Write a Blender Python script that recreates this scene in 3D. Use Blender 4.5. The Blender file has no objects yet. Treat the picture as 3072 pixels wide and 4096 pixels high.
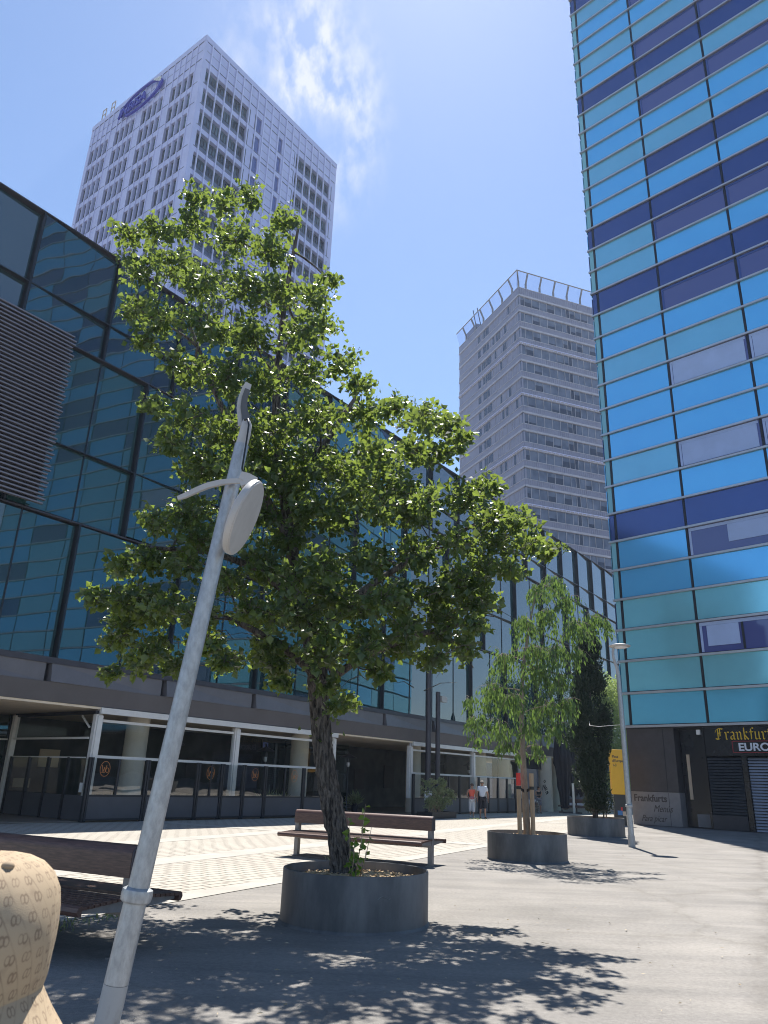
import bpy, bmesh, math, random
import numpy as np
from mathutils import Vector, Matrix
R_ = math.radians
sc = bpy.context.scene
COL = sc.collection
random.seed(11); rng = np.random.default_rng(11)

# ------------------------------------------------------------------ camera
CAM_H = 1.55
PITCH, ROLL = R_(19.94), R_(1.95)
cam_d = bpy.data.cameras.new('camera'); cam = bpy.data.objects.new('camera', cam_d); COL.objects.link(cam); sc.camera = cam
cam_d.sensor_fit = 'VERTICAL'; cam_d.sensor_height = 36.0; cam_d.lens = 2980.0 / 4096.0 * 36.0
cam_d.clip_start = 0.05; cam_d.clip_end = 3000.0
fwd = Vector((0, math.cos(PITCH), math.sin(PITCH))); up0 = Vector((1, 0, 0)).cross(fwd)
rt = Vector((1, 0, 0)) * math.cos(ROLL) + up0 * math.sin(ROLL); upv = rt.cross(fwd)
cam.matrix_world = Matrix(((rt.x, upv.x, -fwd.x, 0), (rt.y, upv.y, -fwd.y, 0), (rt.z, upv.z, -fwd.z, CAM_H), (0, 0, 0, 1)))
cam_d.dof.use_dof = True; cam_d.dof.focus_distance = 17.0; cam_d.dof.aperture_fstop = 15.0

# ------------------------------------------------------------------ sky and sun
SUN_EL, SUN_AZ = R_(62.8), R_(4.5)
world = bpy.data.worlds.new('World'); sc.world = world; world.use_nodes = True
nt = world.node_tree; nt.nodes.clear()
def wn(t, **kw):
    n = nt.nodes.new(t)
    for k_, v in kw.items(): setattr(n, k_, v)
    return n
sky = wn('ShaderNodeTexSky', sky_type='NISHITA'); sky.sun_disc = False; sky.sun_elevation = SUN_EL; sky.sun_rotation = SUN_AZ
sky.altitude = 50; sky.air_density = 1.0; sky.dust_density = 0.22; sky.ozone_density = 3.8
bg = wn('ShaderNodeBackground'); bg.inputs['Strength'].default_value = 0.083
wo = wn('ShaderNodeOutputWorld'); tc = wn('ShaderNodeTexCoord')
def wmath(op, a, b=None):
    n = wn('ShaderNodeMath', operation=op)
    for i, v in enumerate((a, b)):
        if v is None: continue
        if isinstance(v, (int, float)): n.inputs[i].default_value = v
        else: nt.links.new(v, n.inputs[i])
    return n.outputs[0]
def wdot(v):
    n = wn('ShaderNodeVectorMath', operation='DOT_PRODUCT'); nt.links.new(tc.outputs['Generated'], n.inputs[0]); n.inputs[1].default_value = v
    return n.outputs['Value']
cdir = Vector((-0.112, 0.655, 0.747)).normalized()           # the wisp of high cloud
cax = Vector((0, 0, 1)).cross(cdir).normalized(); cay = cdir.cross(cax)
tilt = R_(-20); ca1 = cax * math.cos(tilt) + cay * math.sin(tilt); ca2 = cay * math.cos(tilt) - cax * math.sin(tilt)
e1 = wmath('DIVIDE', wdot(ca1), 0.105); e2 = wmath('DIVIDE', wdot(ca2), 0.15)
rr = wmath('SQRT', wmath('ADD', wmath('MULTIPLY', e1, e1), wmath('MULTIPLY', e2, e2)))
fall = wn('ShaderNodeMapRange', interpolation_type='SMOOTHSTEP'); nt.links.new(rr, fall.inputs['Value'])
fall.inputs['From Min'].default_value = 1.15; fall.inputs['From Max'].default_value = 0.1
front = wmath('GREATER_THAN', wdot(cdir), 0.2)
mp = wn('ShaderNodeMapping'); nt.links.new(tc.outputs['Generated'], mp.inputs['Vector']); mp.inputs['Scale'].default_value = (46, 30, 22); mp.inputs['Rotation'].default_value = (0, 0, R_(25))
nz = wn('ShaderNodeTexNoise'); nt.links.new(mp.outputs[0], nz.inputs['Vector']); nz.inputs['Scale'].default_value = 1.0; nz.inputs['Detail'].default_value = 5; nz.inputs['Roughness'].default_value = 0.55
nr = wn('ShaderNodeMapRange'); nt.links.new(nz.outputs['Fac'], nr.inputs['Value']); nr.inputs['From Min'].default_value = 0.38; nr.inputs['From Max'].default_value = 0.66
mp2 = wn('ShaderNodeMapping'); nt.links.new(tc.outputs['Generated'], mp2.inputs['Vector']); mp2.inputs['Scale'].default_value = (7, 7, 7)
nz2 = wn('ShaderNodeTexNoise'); nt.links.new(mp2.outputs[0], nz2.inputs['Vector']); nz2.inputs['Scale'].default_value = 1.0; nz2.inputs['Detail'].default_value = 3
nr2 = wn('ShaderNodeMapRange'); nt.links.new(nz2.outputs['Fac'], nr2.inputs['Value']); nr2.inputs['From Min'].default_value = 0.3; nr2.inputs['From Max'].default_value = 0.6
cm = wmath('MULTIPLY', wmath('MULTIPLY', wmath('MULTIPLY', fall.outputs[0], nr.outputs[0]), front), 1.9)
cm = wmath('MINIMUM', wmath('MULTIPLY', cm, nr2.outputs[0]), 0.8)
mixc = wn('ShaderNodeMix', data_type='RGBA'); nt.links.new(cm, mixc.inputs['Factor'])
nt.links.new(sky.outputs[0], mixc.inputs['A']); mixc.inputs['B'].default_value = (5.2, 5.3, 5.5, 1)
nt.links.new(mixc.outputs['Result'], bg.inputs['Color']); nt.links.new(bg.outputs[0], wo.inputs[0])

sun_d = bpy.data.lights.new('sun', 'SUN'); sun = bpy.data.objects.new('sun', sun_d); COL.objects.link(sun)
sun_d.energy = 4.7; sun_d.angle = R_(0.53); sun_d.color = (1.0, 0.955, 0.88)
sdir = Vector((math.sin(SUN_AZ) * math.cos(SUN_EL), math.cos(SUN_AZ) * math.cos(SUN_EL), math.sin(SUN_EL)))
sun.rotation_euler = sdir.to_track_quat('Z', 'Y').to_euler(); sun.location = (0, 0, 60)
sc.view_settings.view_transform = 'Standard'; sc.view_settings.look = 'None'; sc.view_settings.exposure = 1.15; sc.view_settings.gamma = 1.0
sc.render.engine = 'CYCLES'; sc.cycles.pixel_filter_type = 'BLACKMAN_HARRIS'; sc.cycles.filter_width = 1.05; sc.cycles.max_bounces = 8; sc.cycles.transparent_max_bounces = 12; sc.cycles.caustics_reflective = False; sc.cycles.caustics_refractive = False

# ------------------------------------------------------------------ helpers
OFF = {}
def tag(o, label=None, cat=None, group=None, kind=None):
    if label: o['label'] = label
    if cat: o['category'] = cat
    if group: o['group'] = group
    if kind: o['kind'] = kind
    return o
def thing(name, loc, label, cat, group=None):
    o = bpy.data.objects.new(name, None); COL.objects.link(o); o.location = loc; o.empty_display_size = 0.3
    OFF[o.name] = Vector(loc); tag(o, label, cat, group)
    return o
def copy_tree(o, loc=None, rz=None, parent=None):
    c = o.copy(); COL.objects.link(c)
    if parent is not None: c.parent = parent
    else:
        c.location = loc
        if rz is not None: c.rotation_euler = (0, 0, rz)
    for ch in [x for x in list(bpy.data.objects) if x.parent == o]: copy_tree(ch, parent=c)
    return c
class Fr:
    def __init__(s, P, d, n): s.P, s.d, s.n = Vector(P), Vector(d), Vector(n)
    def p(s, u, z, w=0.0): return s.P + s.d * u + s.n * w + Vector((0, 0, z))
def heading(deg): return Vector((math.sin(R_(deg)), math.cos(R_(deg)), 0))
WF = Fr((0, 0, 0), (1, 0, 0), (0, 1, 0))
class MB:
    def __init__(s): s.v, s.f, s.sm = [], [], False
    def add(s, vs, fs):
        b = len(s.v); s.v += [Vector(x) for x in vs]; s.f += [tuple(i + b for i in f) for f in fs]; return s
    def hexa(s, c):
        return s.add(c, [(0, 1, 2, 3), (7, 6, 5, 4), (0, 4, 5, 1), (1, 5, 6, 2), (2, 6, 7, 3), (3, 7, 4, 0)])
    def box(s, F, u0, u1, z0, z1, w0, w1):
        return s.hexa([F.p(u0, z0, w0), F.p(u1, z0, w0), F.p(u1, z1, w0), F.p(u0, z1, w0), F.p(u0, z0, w1), F.p(u1, z0, w1), F.p(u1, z1, w1), F.p(u0, z1, w1)])
    def bar(s, a, b, wd, th, ref=(0, 0, 1)):
        a, b = Vector(a), Vector(b); t = (b - a).normalized(); r = Vector(ref)
        if abs(t.dot(r)) > 0.98: r = Vector((1, 0, 0))
        x = t.cross(r).normalized() * wd / 2; y = x.cross(t).normalized() * th / 2
        return s.hexa([a - x - y, a + x - y, a + x + y, a - x + y, b - x - y, b + x - y, b + x + y, b - x + y])
    def quad(s, a, b, c, d): return s.add([a, b, c, d], [(0, 1, 2, 3)])
    def tube(s, pts, rad, n=10, caps=True, flat=None):
        pts = [Vector(p) for p in pts]
        if isinstance(rad, (int, float)): rad = [rad] * len(pts)
        vs, fs = [], []; ref = None
        for i, p in enumerate(pts):
            t = (pts[min(i + 1, len(pts) - 1)] - pts[max(i - 1, 0)]).normalized()
            if ref is None:
                ref = Vector((0, 0, 1)) if abs(t.z) < 0.9 else Vector((1, 0, 0))
            x = t.cross(ref).normalized(); y = x.cross(t).normalized(); ref = y
            for k in range(n):
                a = 2 * math.pi * k / n
                vs.append(p + x * math.cos(a) * rad[i] + y * math.sin(a) * rad[i] * (flat or 1.0))
        for i in range(len(pts) - 1):
            for k in range(n):
                k2 = (k + 1) % n; fs.append((i * n + k, i * n + k2, i * n + n + k2, i * n + n + k))
        if caps: fs.append(tuple(range(n))[::-1]); fs.append(tuple((len(pts) - 1) * n + k for k in range(n)))
        return s.add(vs, fs)
    def lathe(s, c, prof, n=32, close_top=True, close_bot=False, sx=1.0, sy=1.0):
        c = Vector(c); vs, fs = [], []
        for r, z in prof:
            for k in range(n):
                a = 2 * math.pi * k / n; vs.append(c + Vector((r * sx * math.cos(a), r * sy * math.sin(a), z)))
        for i in range(len(prof) - 1):
            for k in range(n):
                k2 = (k + 1) % n; fs.append((i * n + k, i * n + k2, i * n + n + k2, i * n + n + k))
        if close_bot: fs.append(tuple(range(n))[::-1])
        if close_top: fs.append(tuple((len(prof) - 1) * n + k for k in range(n)))
        return s.add(vs, fs)
    def ball(s, c, rx, ry=None, rz=None, n=12, m=8):
        ry = ry or rx; rz = rz or rx
        prof = [(max(1e-4, math.sin(math.pi * i / m)), -math.cos(math.pi * i / m)) for i in range(m + 1)]
        c = Vector(c); vs, fs = [], []
        for r, z in prof:
            for k in range(n):
                a = 2 * math.pi * k / n; vs.append(c + Vector((r * rx * math.cos(a), r * ry * math.sin(a), z * rz)))
        for i in range(m):
            for k in range(n):
                k2 = (k + 1) % n; fs.append((i * n + k, i * n + k2, i * n + n + k2, i * n + n + k))
        return s.add(vs, fs)
    def prism(s, pts, ext):
        n = len(pts); pts = [Vector(p) for p in pts]; e = Vector(ext)
        return s.add(pts + [p + e for p in pts], [tuple(range(n))[::-1], tuple(range(n, 2 * n))] + [(i, (i + 1) % n, n + (i + 1) % n, n + i) for i in range(n)])
    def ring(s, F, u, z, w, ru, rz, th, dep=0.01, n=32):
        vs, fs = [], []
        for k in range(n):
            a = 2 * math.pi * k / n; c_, s_ = math.cos(a), math.sin(a)
            for (m_, ww) in ((1, 0), (1, dep), (-1, dep), (-1, 0)):
                vs.append(F.p(u + c_ * (ru + m_ * th / 2), z + s_ * (rz + m_ * th / 2), w + ww))
        for k in range(n):
            k2 = (k + 1) % n
            for j in range(4): fs.append((k * 4 + j, k * 4 + (j + 1) % 4, k2 * 4 + (j + 1) % 4, k2 * 4 + j))
        return s.add(vs, fs)
    def build(s, name, mat, parent=None, smooth=False, recalc=True, bevel=0.0):
        off = Vector((0, 0, 0))
        if parent is not None: off = OFF.get(parent.name, Vector((0, 0, 0)))
        me = bpy.data.meshes.new(name); me.from_pydata([tuple(v - off) for v in s.v], [], s.f)
        if recalc:
            bm = bmesh.new(); bm.from_mesh(me); bmesh.ops.recalc_face_normals(bm, faces=bm.faces); bm.to_mesh(me); bm.free()
        me.materials.append(mat)
        if smooth is True: me.polygons.foreach_set('use_smooth', [True] * len(me.polygons))
        o = bpy.data.objects.new(name, me); COL.objects.link(o)
        if smooth == 'auto':
            me.polygons.foreach_set('use_smooth', [True] * len(me.polygons))
            try: me.set_sharp_from_angle(angle=R_(40))
            except Exception: pass
        if bevel:
            b = o.modifiers.new('bevel', 'BEVEL'); b.width = bevel; b.segments = 2; b.limit_method = 'ANGLE'; b.angle_limit = R_(50)
        if parent is not None: o.parent = parent; OFF[o.name] = off
        else: OFF[o.name] = Vector((0, 0, 0))
        return o
def merge(mb, m, o):
    """add the faces of mb, with material m, to the mesh of part o (panes of one window band)"""
    if not mb.v: return
    off = OFF.get(o.name, Vector((0, 0, 0))); bm = bmesh.new(); bm.from_mesh(o.data); mi = len(o.data.materials); o.data.materials.append(m)
    vs = [bm.verts.new(v - off) for v in mb.v]; nf = []
    for f in mb.f:
        q = bm.faces.new([vs[i] for i in f]); q.material_index = mi; nf.append(q)
    bmesh.ops.recalc_face_normals(bm, faces=nf); bm.to_mesh(o.data); bm.free()
def text_mb(body, F, u, z, w, size, ext=0.01, shear=0.0, bold=0.0, align='LEFT', flip=False, sx=1.0):
    cu = bpy.data.curves.new('t', 'FONT'); cu.body = body; cu.size = size; cu.extrude = ext; cu.shear = shear; cu.offset = bold; cu.align_x = align
    o = bpy.data.objects.new('t', cu); COL.objects.link(o)
    me = bpy.data.meshes.new_from_object(o.evaluated_get(bpy.context.evaluated_depsgraph_get()))
    m = MB(); m.add([F.p(u + v.co.x * sx, z + v.co.y, w + v.co.z + ext) for v in me.vertices], [tuple(p.vertices) for p in me.polygons])
    bpy.data.objects.remove(o); bpy.data.meshes.remove(me); bpy.data.curves.remove(cu)
    return m

# ------------------------------------------------------------------ materials
def mat(name, col, rough=0.6, metal=0.0, spec=0.5, var=0.0, vscale=4.0, bump=0.0, bscale=40.0, col2=None, ior=None, coords='Object', stretch=(1, 1, 1), detail=6.0, contrast=(0.35, 0.65)):
    m = bpy.data.materials.new(name); m.use_nodes = True; t = m.node_tree; b = t.nodes['Principled BSDF']
    b.inputs['Base Color'].default_value = (*col, 1); b.inputs['Roughness'].default_value = rough; b.inputs['Metallic'].default_value = metal
    b.inputs['Specular IOR Level'].default_value = spec
    if ior: b.inputs['IOR'].default_value = ior
    if var or bump or col2:
        tcn = t.nodes.new('ShaderNodeTexCoord'); mpn = t.nodes.new('ShaderNodeMapping'); mpn.inputs['Scale'].default_value = stretch
        t.links.new(tcn.outputs[coords], mpn.inputs['Vector'])
    if var or col2:
        n = t.nodes.new('ShaderNodeTexNoise'); n.inputs['Scale'].default_value = vscale; n.inputs['Detail'].default_value = detail; n.inputs['Roughness'].default_value = 0.65
        t.links.new(mpn.outputs[0], n.inputs['Vector'])
        r = t.nodes.new('ShaderNodeValToRGB'); c2 = col2 or tuple(min(1, c * (1 + var)) for c in col); c1 = col if col2 else tuple(c * (1 - var) for c in col)
        r.color_ramp.elements[0].position = contrast[0]; r.color_ramp.elements[1].position = contrast[1]
        r.color_ramp.elements[0].color = (*c1, 1); r.color_ramp.elements[1].color = (*c2, 1)
        t.links.new(n.outputs['Fac'], r.inputs['Fac']); t.links.new(r.outputs['Color'], b.inputs['Base Color'])
    if bump:
        n2 = t.nodes.new('ShaderNodeTexNoise'); n2.inputs['Scale'].default_value = bscale; n2.inputs['Detail'].default_value = 4
        t.links.new(mpn.outputs[0], n2.inputs['Vector'])
        bp = t.nodes.new('ShaderNodeBump'); bp.inputs['Strength'].default_value = bump; bp.inputs['Distance'].default_value = 0.02
        t.links.new(n2.outputs['Fac'], bp.inputs['Height']); t.links.new(bp.outputs['Normal'], b.inputs['Normal'])
    return m
def bsdf(m): return m.node_tree.nodes['Principled BSDF']
M = {}
M['white_panel'] = mat('white_panel', (0.50, 0.53, 0.76), 0.45, var=0.07, vscale=0.35)  # white cladding with a bluish haze veil mixed into its colour
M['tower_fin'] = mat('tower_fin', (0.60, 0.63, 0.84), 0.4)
M['tower_glass'] = mat('tower_glass', (0.022, 0.032, 0.045), 0.08, ior=1.6, col2=(0.10, 0.15, 0.18), vscale=0.35, detail=1.0, contrast=(0.42, 0.62))
M['tower_dark'] = mat('tower_dark', (0.045, 0.05, 0.06), 0.5)
M['sign_blue'] = mat('sign_blue', (0.045, 0.035, 0.35), 0.4)
M['sign_pale'] = mat('sign_pale', (0.6, 0.6, 0.55), 0.6, var=0.5, vscale=3)
M['rib_panel'] = mat('rib_panel', (0.27, 0.275, 0.36), 0.55, var=0.08, vscale=0.6)
M['ledge'] = mat('ledge', (0.46, 0.455, 0.50), 0.6, var=0.1, vscale=1)
M['grey_glass'] = mat('grey_glass', (0.085, 0.11, 0.165), 0.2, col2=(0.16, 0.19, 0.26), vscale=0.5, detail=1.0)
M['dark_glass'] = mat('dark_glass', (0.03, 0.04, 0.07), 0.15)
M['crown_steel'] = mat('crown_steel', (0.30, 0.28, 0.26), 0.5)
M['blue'] = mat('blue', (0.165, 0.610, 1.0), 0.12, metal=0.5, var=0.03, vscale=0.5, ior=1.9)
M['teal'] = mat('teal', (0.235, 0.610, 0.780), 0.12, metal=0.5, var=0.04, vscale=0.5, ior=1.9)
M['indigo'] = mat('indigo', (0.062, 0.105, 0.290), 0.12, metal=0.5, var=0.05, vscale=0.5, ior=1.9)
M['dull_blue'] = mat('dull_blue', (0.190, 0.640, 0.880), 0.12, metal=0.5, var=0.04, vscale=0.5, ior=1.9)  # low rows: duller reflection mixed into the panel's own blue
M['dull_teal'] = mat('dull_teal', (0.310, 0.780, 0.880), 0.12, metal=0.5, var=0.04, vscale=0.5, ior=1.9)  # low rows: duller reflection mixed into the panel's own teal
M['edge_glass'] = mat('edge_glass', (0.22, 0.50, 0.58), 0.1)
M['alu'] = mat('alu', (0.50, 0.51, 0.54), 0.35, metal=0.5, var=0.06, vscale=2)
M['black_joint'] = mat('black_joint', (0.012, 0.014, 0.02), 0.35)
M['vision_glass'] = mat('vision_glass', (0.085, 0.105, 0.29), 0.03, ior=1.8)
M['blind'] = mat('blind', (0.40, 0.50, 0.74), 0.5, var=0.05, vscale=1)
M['shop_black'] = mat('shop_black', (0.010, 0.011, 0.014), 0.25, var=0.3, vscale=1.5)
M['shop_panel'] = mat('shop_panel', (0.048, 0.044, 0.048), 0.5, var=0.15, vscale=2)
M['menu_panel'] = mat('menu_panel', (0.21, 0.20, 0.205), 0.5, var=0.08, vscale=3)
M['menu_letter'] = mat('menu_letter', (0.06, 0.052, 0.05), 0.6)
M['yellow_letter'] = mat('yellow_letter', (0.75, 0.47, 0.03), 0.4)
M['white_letter'] = mat('white_letter', (0.72, 0.74, 0.80), 0.4)
M['red_line'] = mat('red_line', (0.33, 0.02, 0.03), 0.4)
M['shutter'] = mat('shutter', (0.28, 0.28, 0.30), 0.4, metal=0.6, var=0.12, vscale=1.2)
M['dark_shutter'] = mat('dark_shutter', (0.02, 0.021, 0.022), 0.4, metal=0.2, var=0.3, vscale=1.2)
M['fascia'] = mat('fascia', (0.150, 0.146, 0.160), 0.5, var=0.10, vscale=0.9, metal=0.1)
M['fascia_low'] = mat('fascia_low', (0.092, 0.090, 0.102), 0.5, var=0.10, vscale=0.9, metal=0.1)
M['soffit'] = mat('soffit', (0.74, 0.62, 0.47), 0.8, var=0.08, vscale=1.5)
M['white_frame'] = mat('white_frame', (0.70, 0.69, 0.67), 0.45, var=0.05, vscale=3)
M['railing'] = mat('railing', (0.022, 0.025, 0.032), 0.4, metal=0.2)
M['rail_panel'] = mat('rail_panel', (0.075, 0.078, 0.092), 0.45, var=0.1, vscale=1.2)
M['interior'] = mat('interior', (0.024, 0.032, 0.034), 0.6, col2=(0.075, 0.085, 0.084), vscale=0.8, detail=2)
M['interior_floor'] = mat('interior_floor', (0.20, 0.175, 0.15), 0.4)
M['column'] = mat('column', (0.70, 0.65, 0.57), 0.8, var=0.06, vscale=2)
M['orange_line'] = mat('orange_line', (0.55, 0.22, 0.07), 0.4)
M['slat'] = mat('slat', (0.22, 0.20, 0.22), 0.4, metal=0.4)
M['slat_back'] = mat('slat_back', (0.02, 0.017, 0.022), 0.6)
M['steel_dark'] = mat('steel_dark', (0.060, 0.056, 0.066), 0.45, metal=0.3, var=0.1, vscale=3)
M['galv'] = mat('galv', (0.36, 0.38, 0.40), 0.42, metal=0.45, var=0.17, vscale=34, stretch=(1, 1, 0.45), bump=0.10, bscale=90)
M['galv_low'] = mat('galv_low', (0.34, 0.35, 0.36), 0.6, metal=0.1, col2=(0.20, 0.19, 0.18), vscale=9, stretch=(1, 1, 0.3), contrast=(0.52, 0.75))
M['lamp_grey'] = mat('lamp_grey', (0.42, 0.41, 0.40), 0.5, var=0.06, vscale=8)
M['lamp_dark'] = mat('lamp_dark', (0.10, 0.10, 0.10), 0.5)
M['cable'] = mat('cable', (0.012, 0.012, 0.012), 0.5)
M['planter'] = mat('planter', (0.060, 0.064, 0.070), 0.55, metal=0.0, col2=(0.150, 0.152, 0.156), vscale=2.0, stretch=(1, 1, 0.35), contrast=(0.38, 0.68), bump=0.05, bscale=60)
M['mulch'] = mat('mulch', (0.30, 0.20, 0.11), 0.9, col2=(0.62, 0.48, 0.30), vscale=40, bump=0.6, bscale=70)
M['chip'] = mat('chip', (0.52, 0.40, 0.25), 0.85, col2=(0.30, 0.19, 0.10), vscale=9)
M['bench_wood'] = mat('bench_wood', (0.060, 0.030, 0.024), 0.42, col2=(0.125, 0.066, 0.050), vscale=7, stretch=(1, 1, 9), bump=0.12, bscale=30)
M['bench_steel'] = mat('bench_steel', (0.20, 0.195, 0.20), 0.45, metal=0.3, var=0.15, vscale=6)
M['bark'] = mat('bark', (0.020, 0.017, 0.016), 0.95, col2=(0.17, 0.145, 0.125), vscale=30, stretch=(1, 1, 0.16), bump=1.0, bscale=45, contrast=(0.40, 0.62))
M['bark_smooth'] = mat('bark_smooth', (0.20, 0.16, 0.125), 0.85, col2=(0.30, 0.25, 0.20), vscale=12, stretch=(1, 1, 0.4), bump=0.3, bscale=60)
M['stake'] = mat('stake', (0.30, 0.22, 0.145), 0.8, col2=(0.42, 0.32, 0.22), vscale=10, stretch=(1, 1, 0.15))
M['red_paint'] = mat('red_paint', (0.60, 0.03, 0.025), 0.5)
M['totem_yellow'] = mat('totem_yellow', (0.80, 0.42, 0.015), 0.4, var=0.04, vscale=2)
M['totem_black'] = mat('totem_black', (0.015, 0.015, 0.017), 0.3)
M['poster_blue'] = mat('poster_blue', (0.05, 0.18, 0.42), 0.4)
M['poster_tan'] = mat('poster_tan', (0.55, 0.42, 0.30), 0.5)
M['black_cloth'] = mat('black_cloth', (0.012, 0.012, 0.018), 0.85, var=0.2, vscale=3)
M['skin'] = mat('skin', (0.46, 0.27, 0.19), 0.55, var=0.06, vscale=12)
M['skin_tan'] = mat('skin_tan', (0.38, 0.21, 0.145), 0.55, var=0.06, vscale=12)
M['hair_grey'] = mat('hair_grey', (0.22, 0.19, 0.16), 0.7, var=0.3, vscale=30)
M['hair_brown'] = mat('hair_brown', (0.10, 0.055, 0.035), 0.6, var=0.3, vscale=30)
M['hair_dark'] = mat('hair_dark', (0.05, 0.028, 0.02), 0.6, var=0.3, vscale=30)
M['orange_top'] = mat('orange_top', (1.0, 0.17, 0.10), 0.8, var=0.05, vscale=10)
M['white_cloth'] = mat('white_cloth', (0.72, 0.72, 0.74), 0.85, var=0.06, vscale=8)
M['pale_tee'] = mat('pale_tee', (0.52, 0.57, 0.66), 0.85, var=0.05, vscale=8)
M['navy_cloth'] = mat('navy_cloth', (0.016, 0.016, 0.022), 0.85, var=0.2, vscale=8)
M['grey_cloth'] = mat('grey_cloth', (0.22, 0.22, 0.25), 0.85, var=0.2, vscale=14)
M['pink_cloth'] = mat('pink_cloth', (0.55, 0.20, 0.22), 0.85)
M['shoe_white'] = mat('shoe_white', (0.6, 0.6, 0.6), 0.6)
M['shoe_brown'] = mat('shoe_brown', (0.16, 0.08, 0.05), 0.6)
M['dog_fur'] = mat('dog_fur', (0.36, 0.33, 0.29), 0.9, col2=(0.14, 0.125, 0.11), vscale=9, contrast=(0.4, 0.6))
M['cream'] = mat('cream', (0.55, 0.46, 0.34), 0.7)
M['hat_thread'] = mat('hat_thread', (0.33, 0.245, 0.16), 0.85)
M['paper'] = mat('paper', (0.7, 0.7, 0.7), 0.6)
M['litter'] = mat('litter', (0.33, 0.26, 0.17), 0.8, col2=(0.5, 0.44, 0.33), vscale=3)

def glossy_glass(name, col, ior, wav, wscale, rough=0.015, stretch=(1, 1, 1)):
    m = mat(name, col, rough, ior=ior); t = m.node_tree; b = bsdf(m)
    tcn = t.nodes.new('ShaderNodeTexCoord'); mpn = t.nodes.new('ShaderNodeMapping'); mpn.inputs['Scale'].default_value = stretch
    n = t.nodes.new('ShaderNodeTexNoise'); n.inputs['Scale'].default_value = wscale; n.inputs['Detail'].default_value = 1.0
    bp = t.nodes.new('ShaderNodeBump'); bp.inputs['Strength'].default_value = 1.0; bp.inputs['Distance'].default_value = wav
    t.links.new(tcn.outputs['Object'], mpn.inputs['Vector']); t.links.new(mpn.outputs[0], n.inputs['Vector']); t.links.new(n.outputs['Fac'], bp.inputs['Height']); t.links.new(bp.outputs['Normal'], b.inputs['Normal'])
    return m
M['facade_glass'] = glossy_glass('facade_glass', (0.020, 0.062, 0.062), 2.1, 0.0035, 0.5)
M['facade_wavy'] = glossy_glass('facade_wavy', (0.020, 0.052, 0.060), 2.3, 0.010, 0.6, stretch=(1, 1, 0.8))
M['shop_glass'] = glossy_glass('shop_glass', (0.010, 0.026, 0.026), 2.0, 0.006, 0.8)

def clear_glass(name, tint, ior=1.5, wav=0.003, wscale=1.2, rough=0.01):
    m = bpy.data.materials.new(name); m.use_nodes = True; t = m.node_tree; t.nodes.clear()
    o = t.nodes.new('ShaderNodeOutputMaterial'); mx = t.nodes.new('ShaderNodeMixShader'); fr = t.nodes.new('ShaderNodeFresnel'); tr = t.nodes.new('ShaderNodeBsdfTransparent'); gl = t.nodes.new('ShaderNodeBsdfGlossy')
    fr.inputs['IOR'].default_value = ior; tr.inputs['Color'].default_value = (*tint, 1); gl.inputs['Roughness'].default_value = rough
    tcn = t.nodes.new('ShaderNodeTexCoord'); n = t.nodes.new('ShaderNodeTexNoise'); n.inputs['Scale'].default_value = wscale; n.inputs['Detail'].default_value = 1
    bp = t.nodes.new('ShaderNodeBump'); bp.inputs['Distance'].default_value = wav; t.links.new(tcn.outputs['Object'], n.inputs['Vector']); t.links.new(n.outputs['Fac'], bp.inputs['Height'])
    t.links.new(bp.outputs['Normal'], gl.inputs['Normal'])
    ge = t.nodes.new('ShaderNodeNewGeometry'); mi_ = t.nodes.new('ShaderNodeMix'); mi_.inputs['A'].default_value = ior; mi_.inputs['B'].default_value = 1.0 / ior     # same reflectance from both sides of the thin pane
    t.links.new(ge.outputs['Backfacing'], mi_.inputs['Factor']); t.links.new(mi_.outputs['Result'], fr.inputs['IOR'])
    t.links.new(fr.outputs[0], mx.inputs[0]); t.links.new(tr.outputs[0], mx.inputs[1]); t.links.new(gl.outputs[0], mx.inputs[2]); t.links.new(mx.outputs[0], o.inputs[0])
    return m
M['rail_glass'] = clear_glass('rail_glass', (0.86, 0.90, 0.89), 2.4, 0.008, 0.7)
M['roof_glass'] = clear_glass('roof_glass', (0.82, 0.84, 0.90), 1.2)
M['awning_glass'] = clear_glass('awning_glass', (0.78, 0.82, 0.82), 1.6, 0.004, 0.6)

def leaf_mat(name, c1, c2, trans, rough=0.38, tfac=0.45):
    m = bpy.data.materials.new(name); m.use_nodes = True; t = m.node_tree; b = bsdf(m)
    at = t.nodes.new('ShaderNodeVertexColor'); at.layer_name = 'tone'
    mx = t.nodes.new('ShaderNodeMix'); mx.data_type = 'RGBA'; sep = t.nodes.new('ShaderNodeSeparateColor')
    t.links.new(at.outputs['Color'], sep.inputs[0]); t.links.new(sep.outputs[0], mx.inputs['Factor'])
    mx.inputs['A'].default_value = (*c1, 1); mx.inputs['B'].default_value = (*c2, 1)
    t.links.new(mx.outputs['Result'], b.inputs['Base Color']); b.inputs['Roughness'].default_value = rough; b.inputs['Specular IOR Level'].default_value = 0.5
    tr = t.nodes.new('ShaderNodeBsdfTranslucent'); tr.inputs['Color'].default_value = (*trans, 1)
    ms = t.nodes.new('ShaderNodeMixShader'); ms.inputs[0].default_value = tfac
    o = t.nodes['Material Output']; t.links.new(b.outputs[0], ms.inputs[1]); t.links.new(tr.outputs[0], ms.inputs[2]); t.links.new(ms.outputs[0], o.inputs[0])
    return m
M['leaf_poplar'] = leaf_mat('leaf_poplar', (0.014, 0.036, 0.016), (0.045, 0.082, 0.031), (0.37, 0.50, 0.080), 0.37, 0.28)
M['leaf_droop'] = leaf_mat('leaf_droop', (0.024, 0.060, 0.026), (0.056, 0.105, 0.040), (0.25, 0.40, 0.08), 0.36, 0.30)
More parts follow.
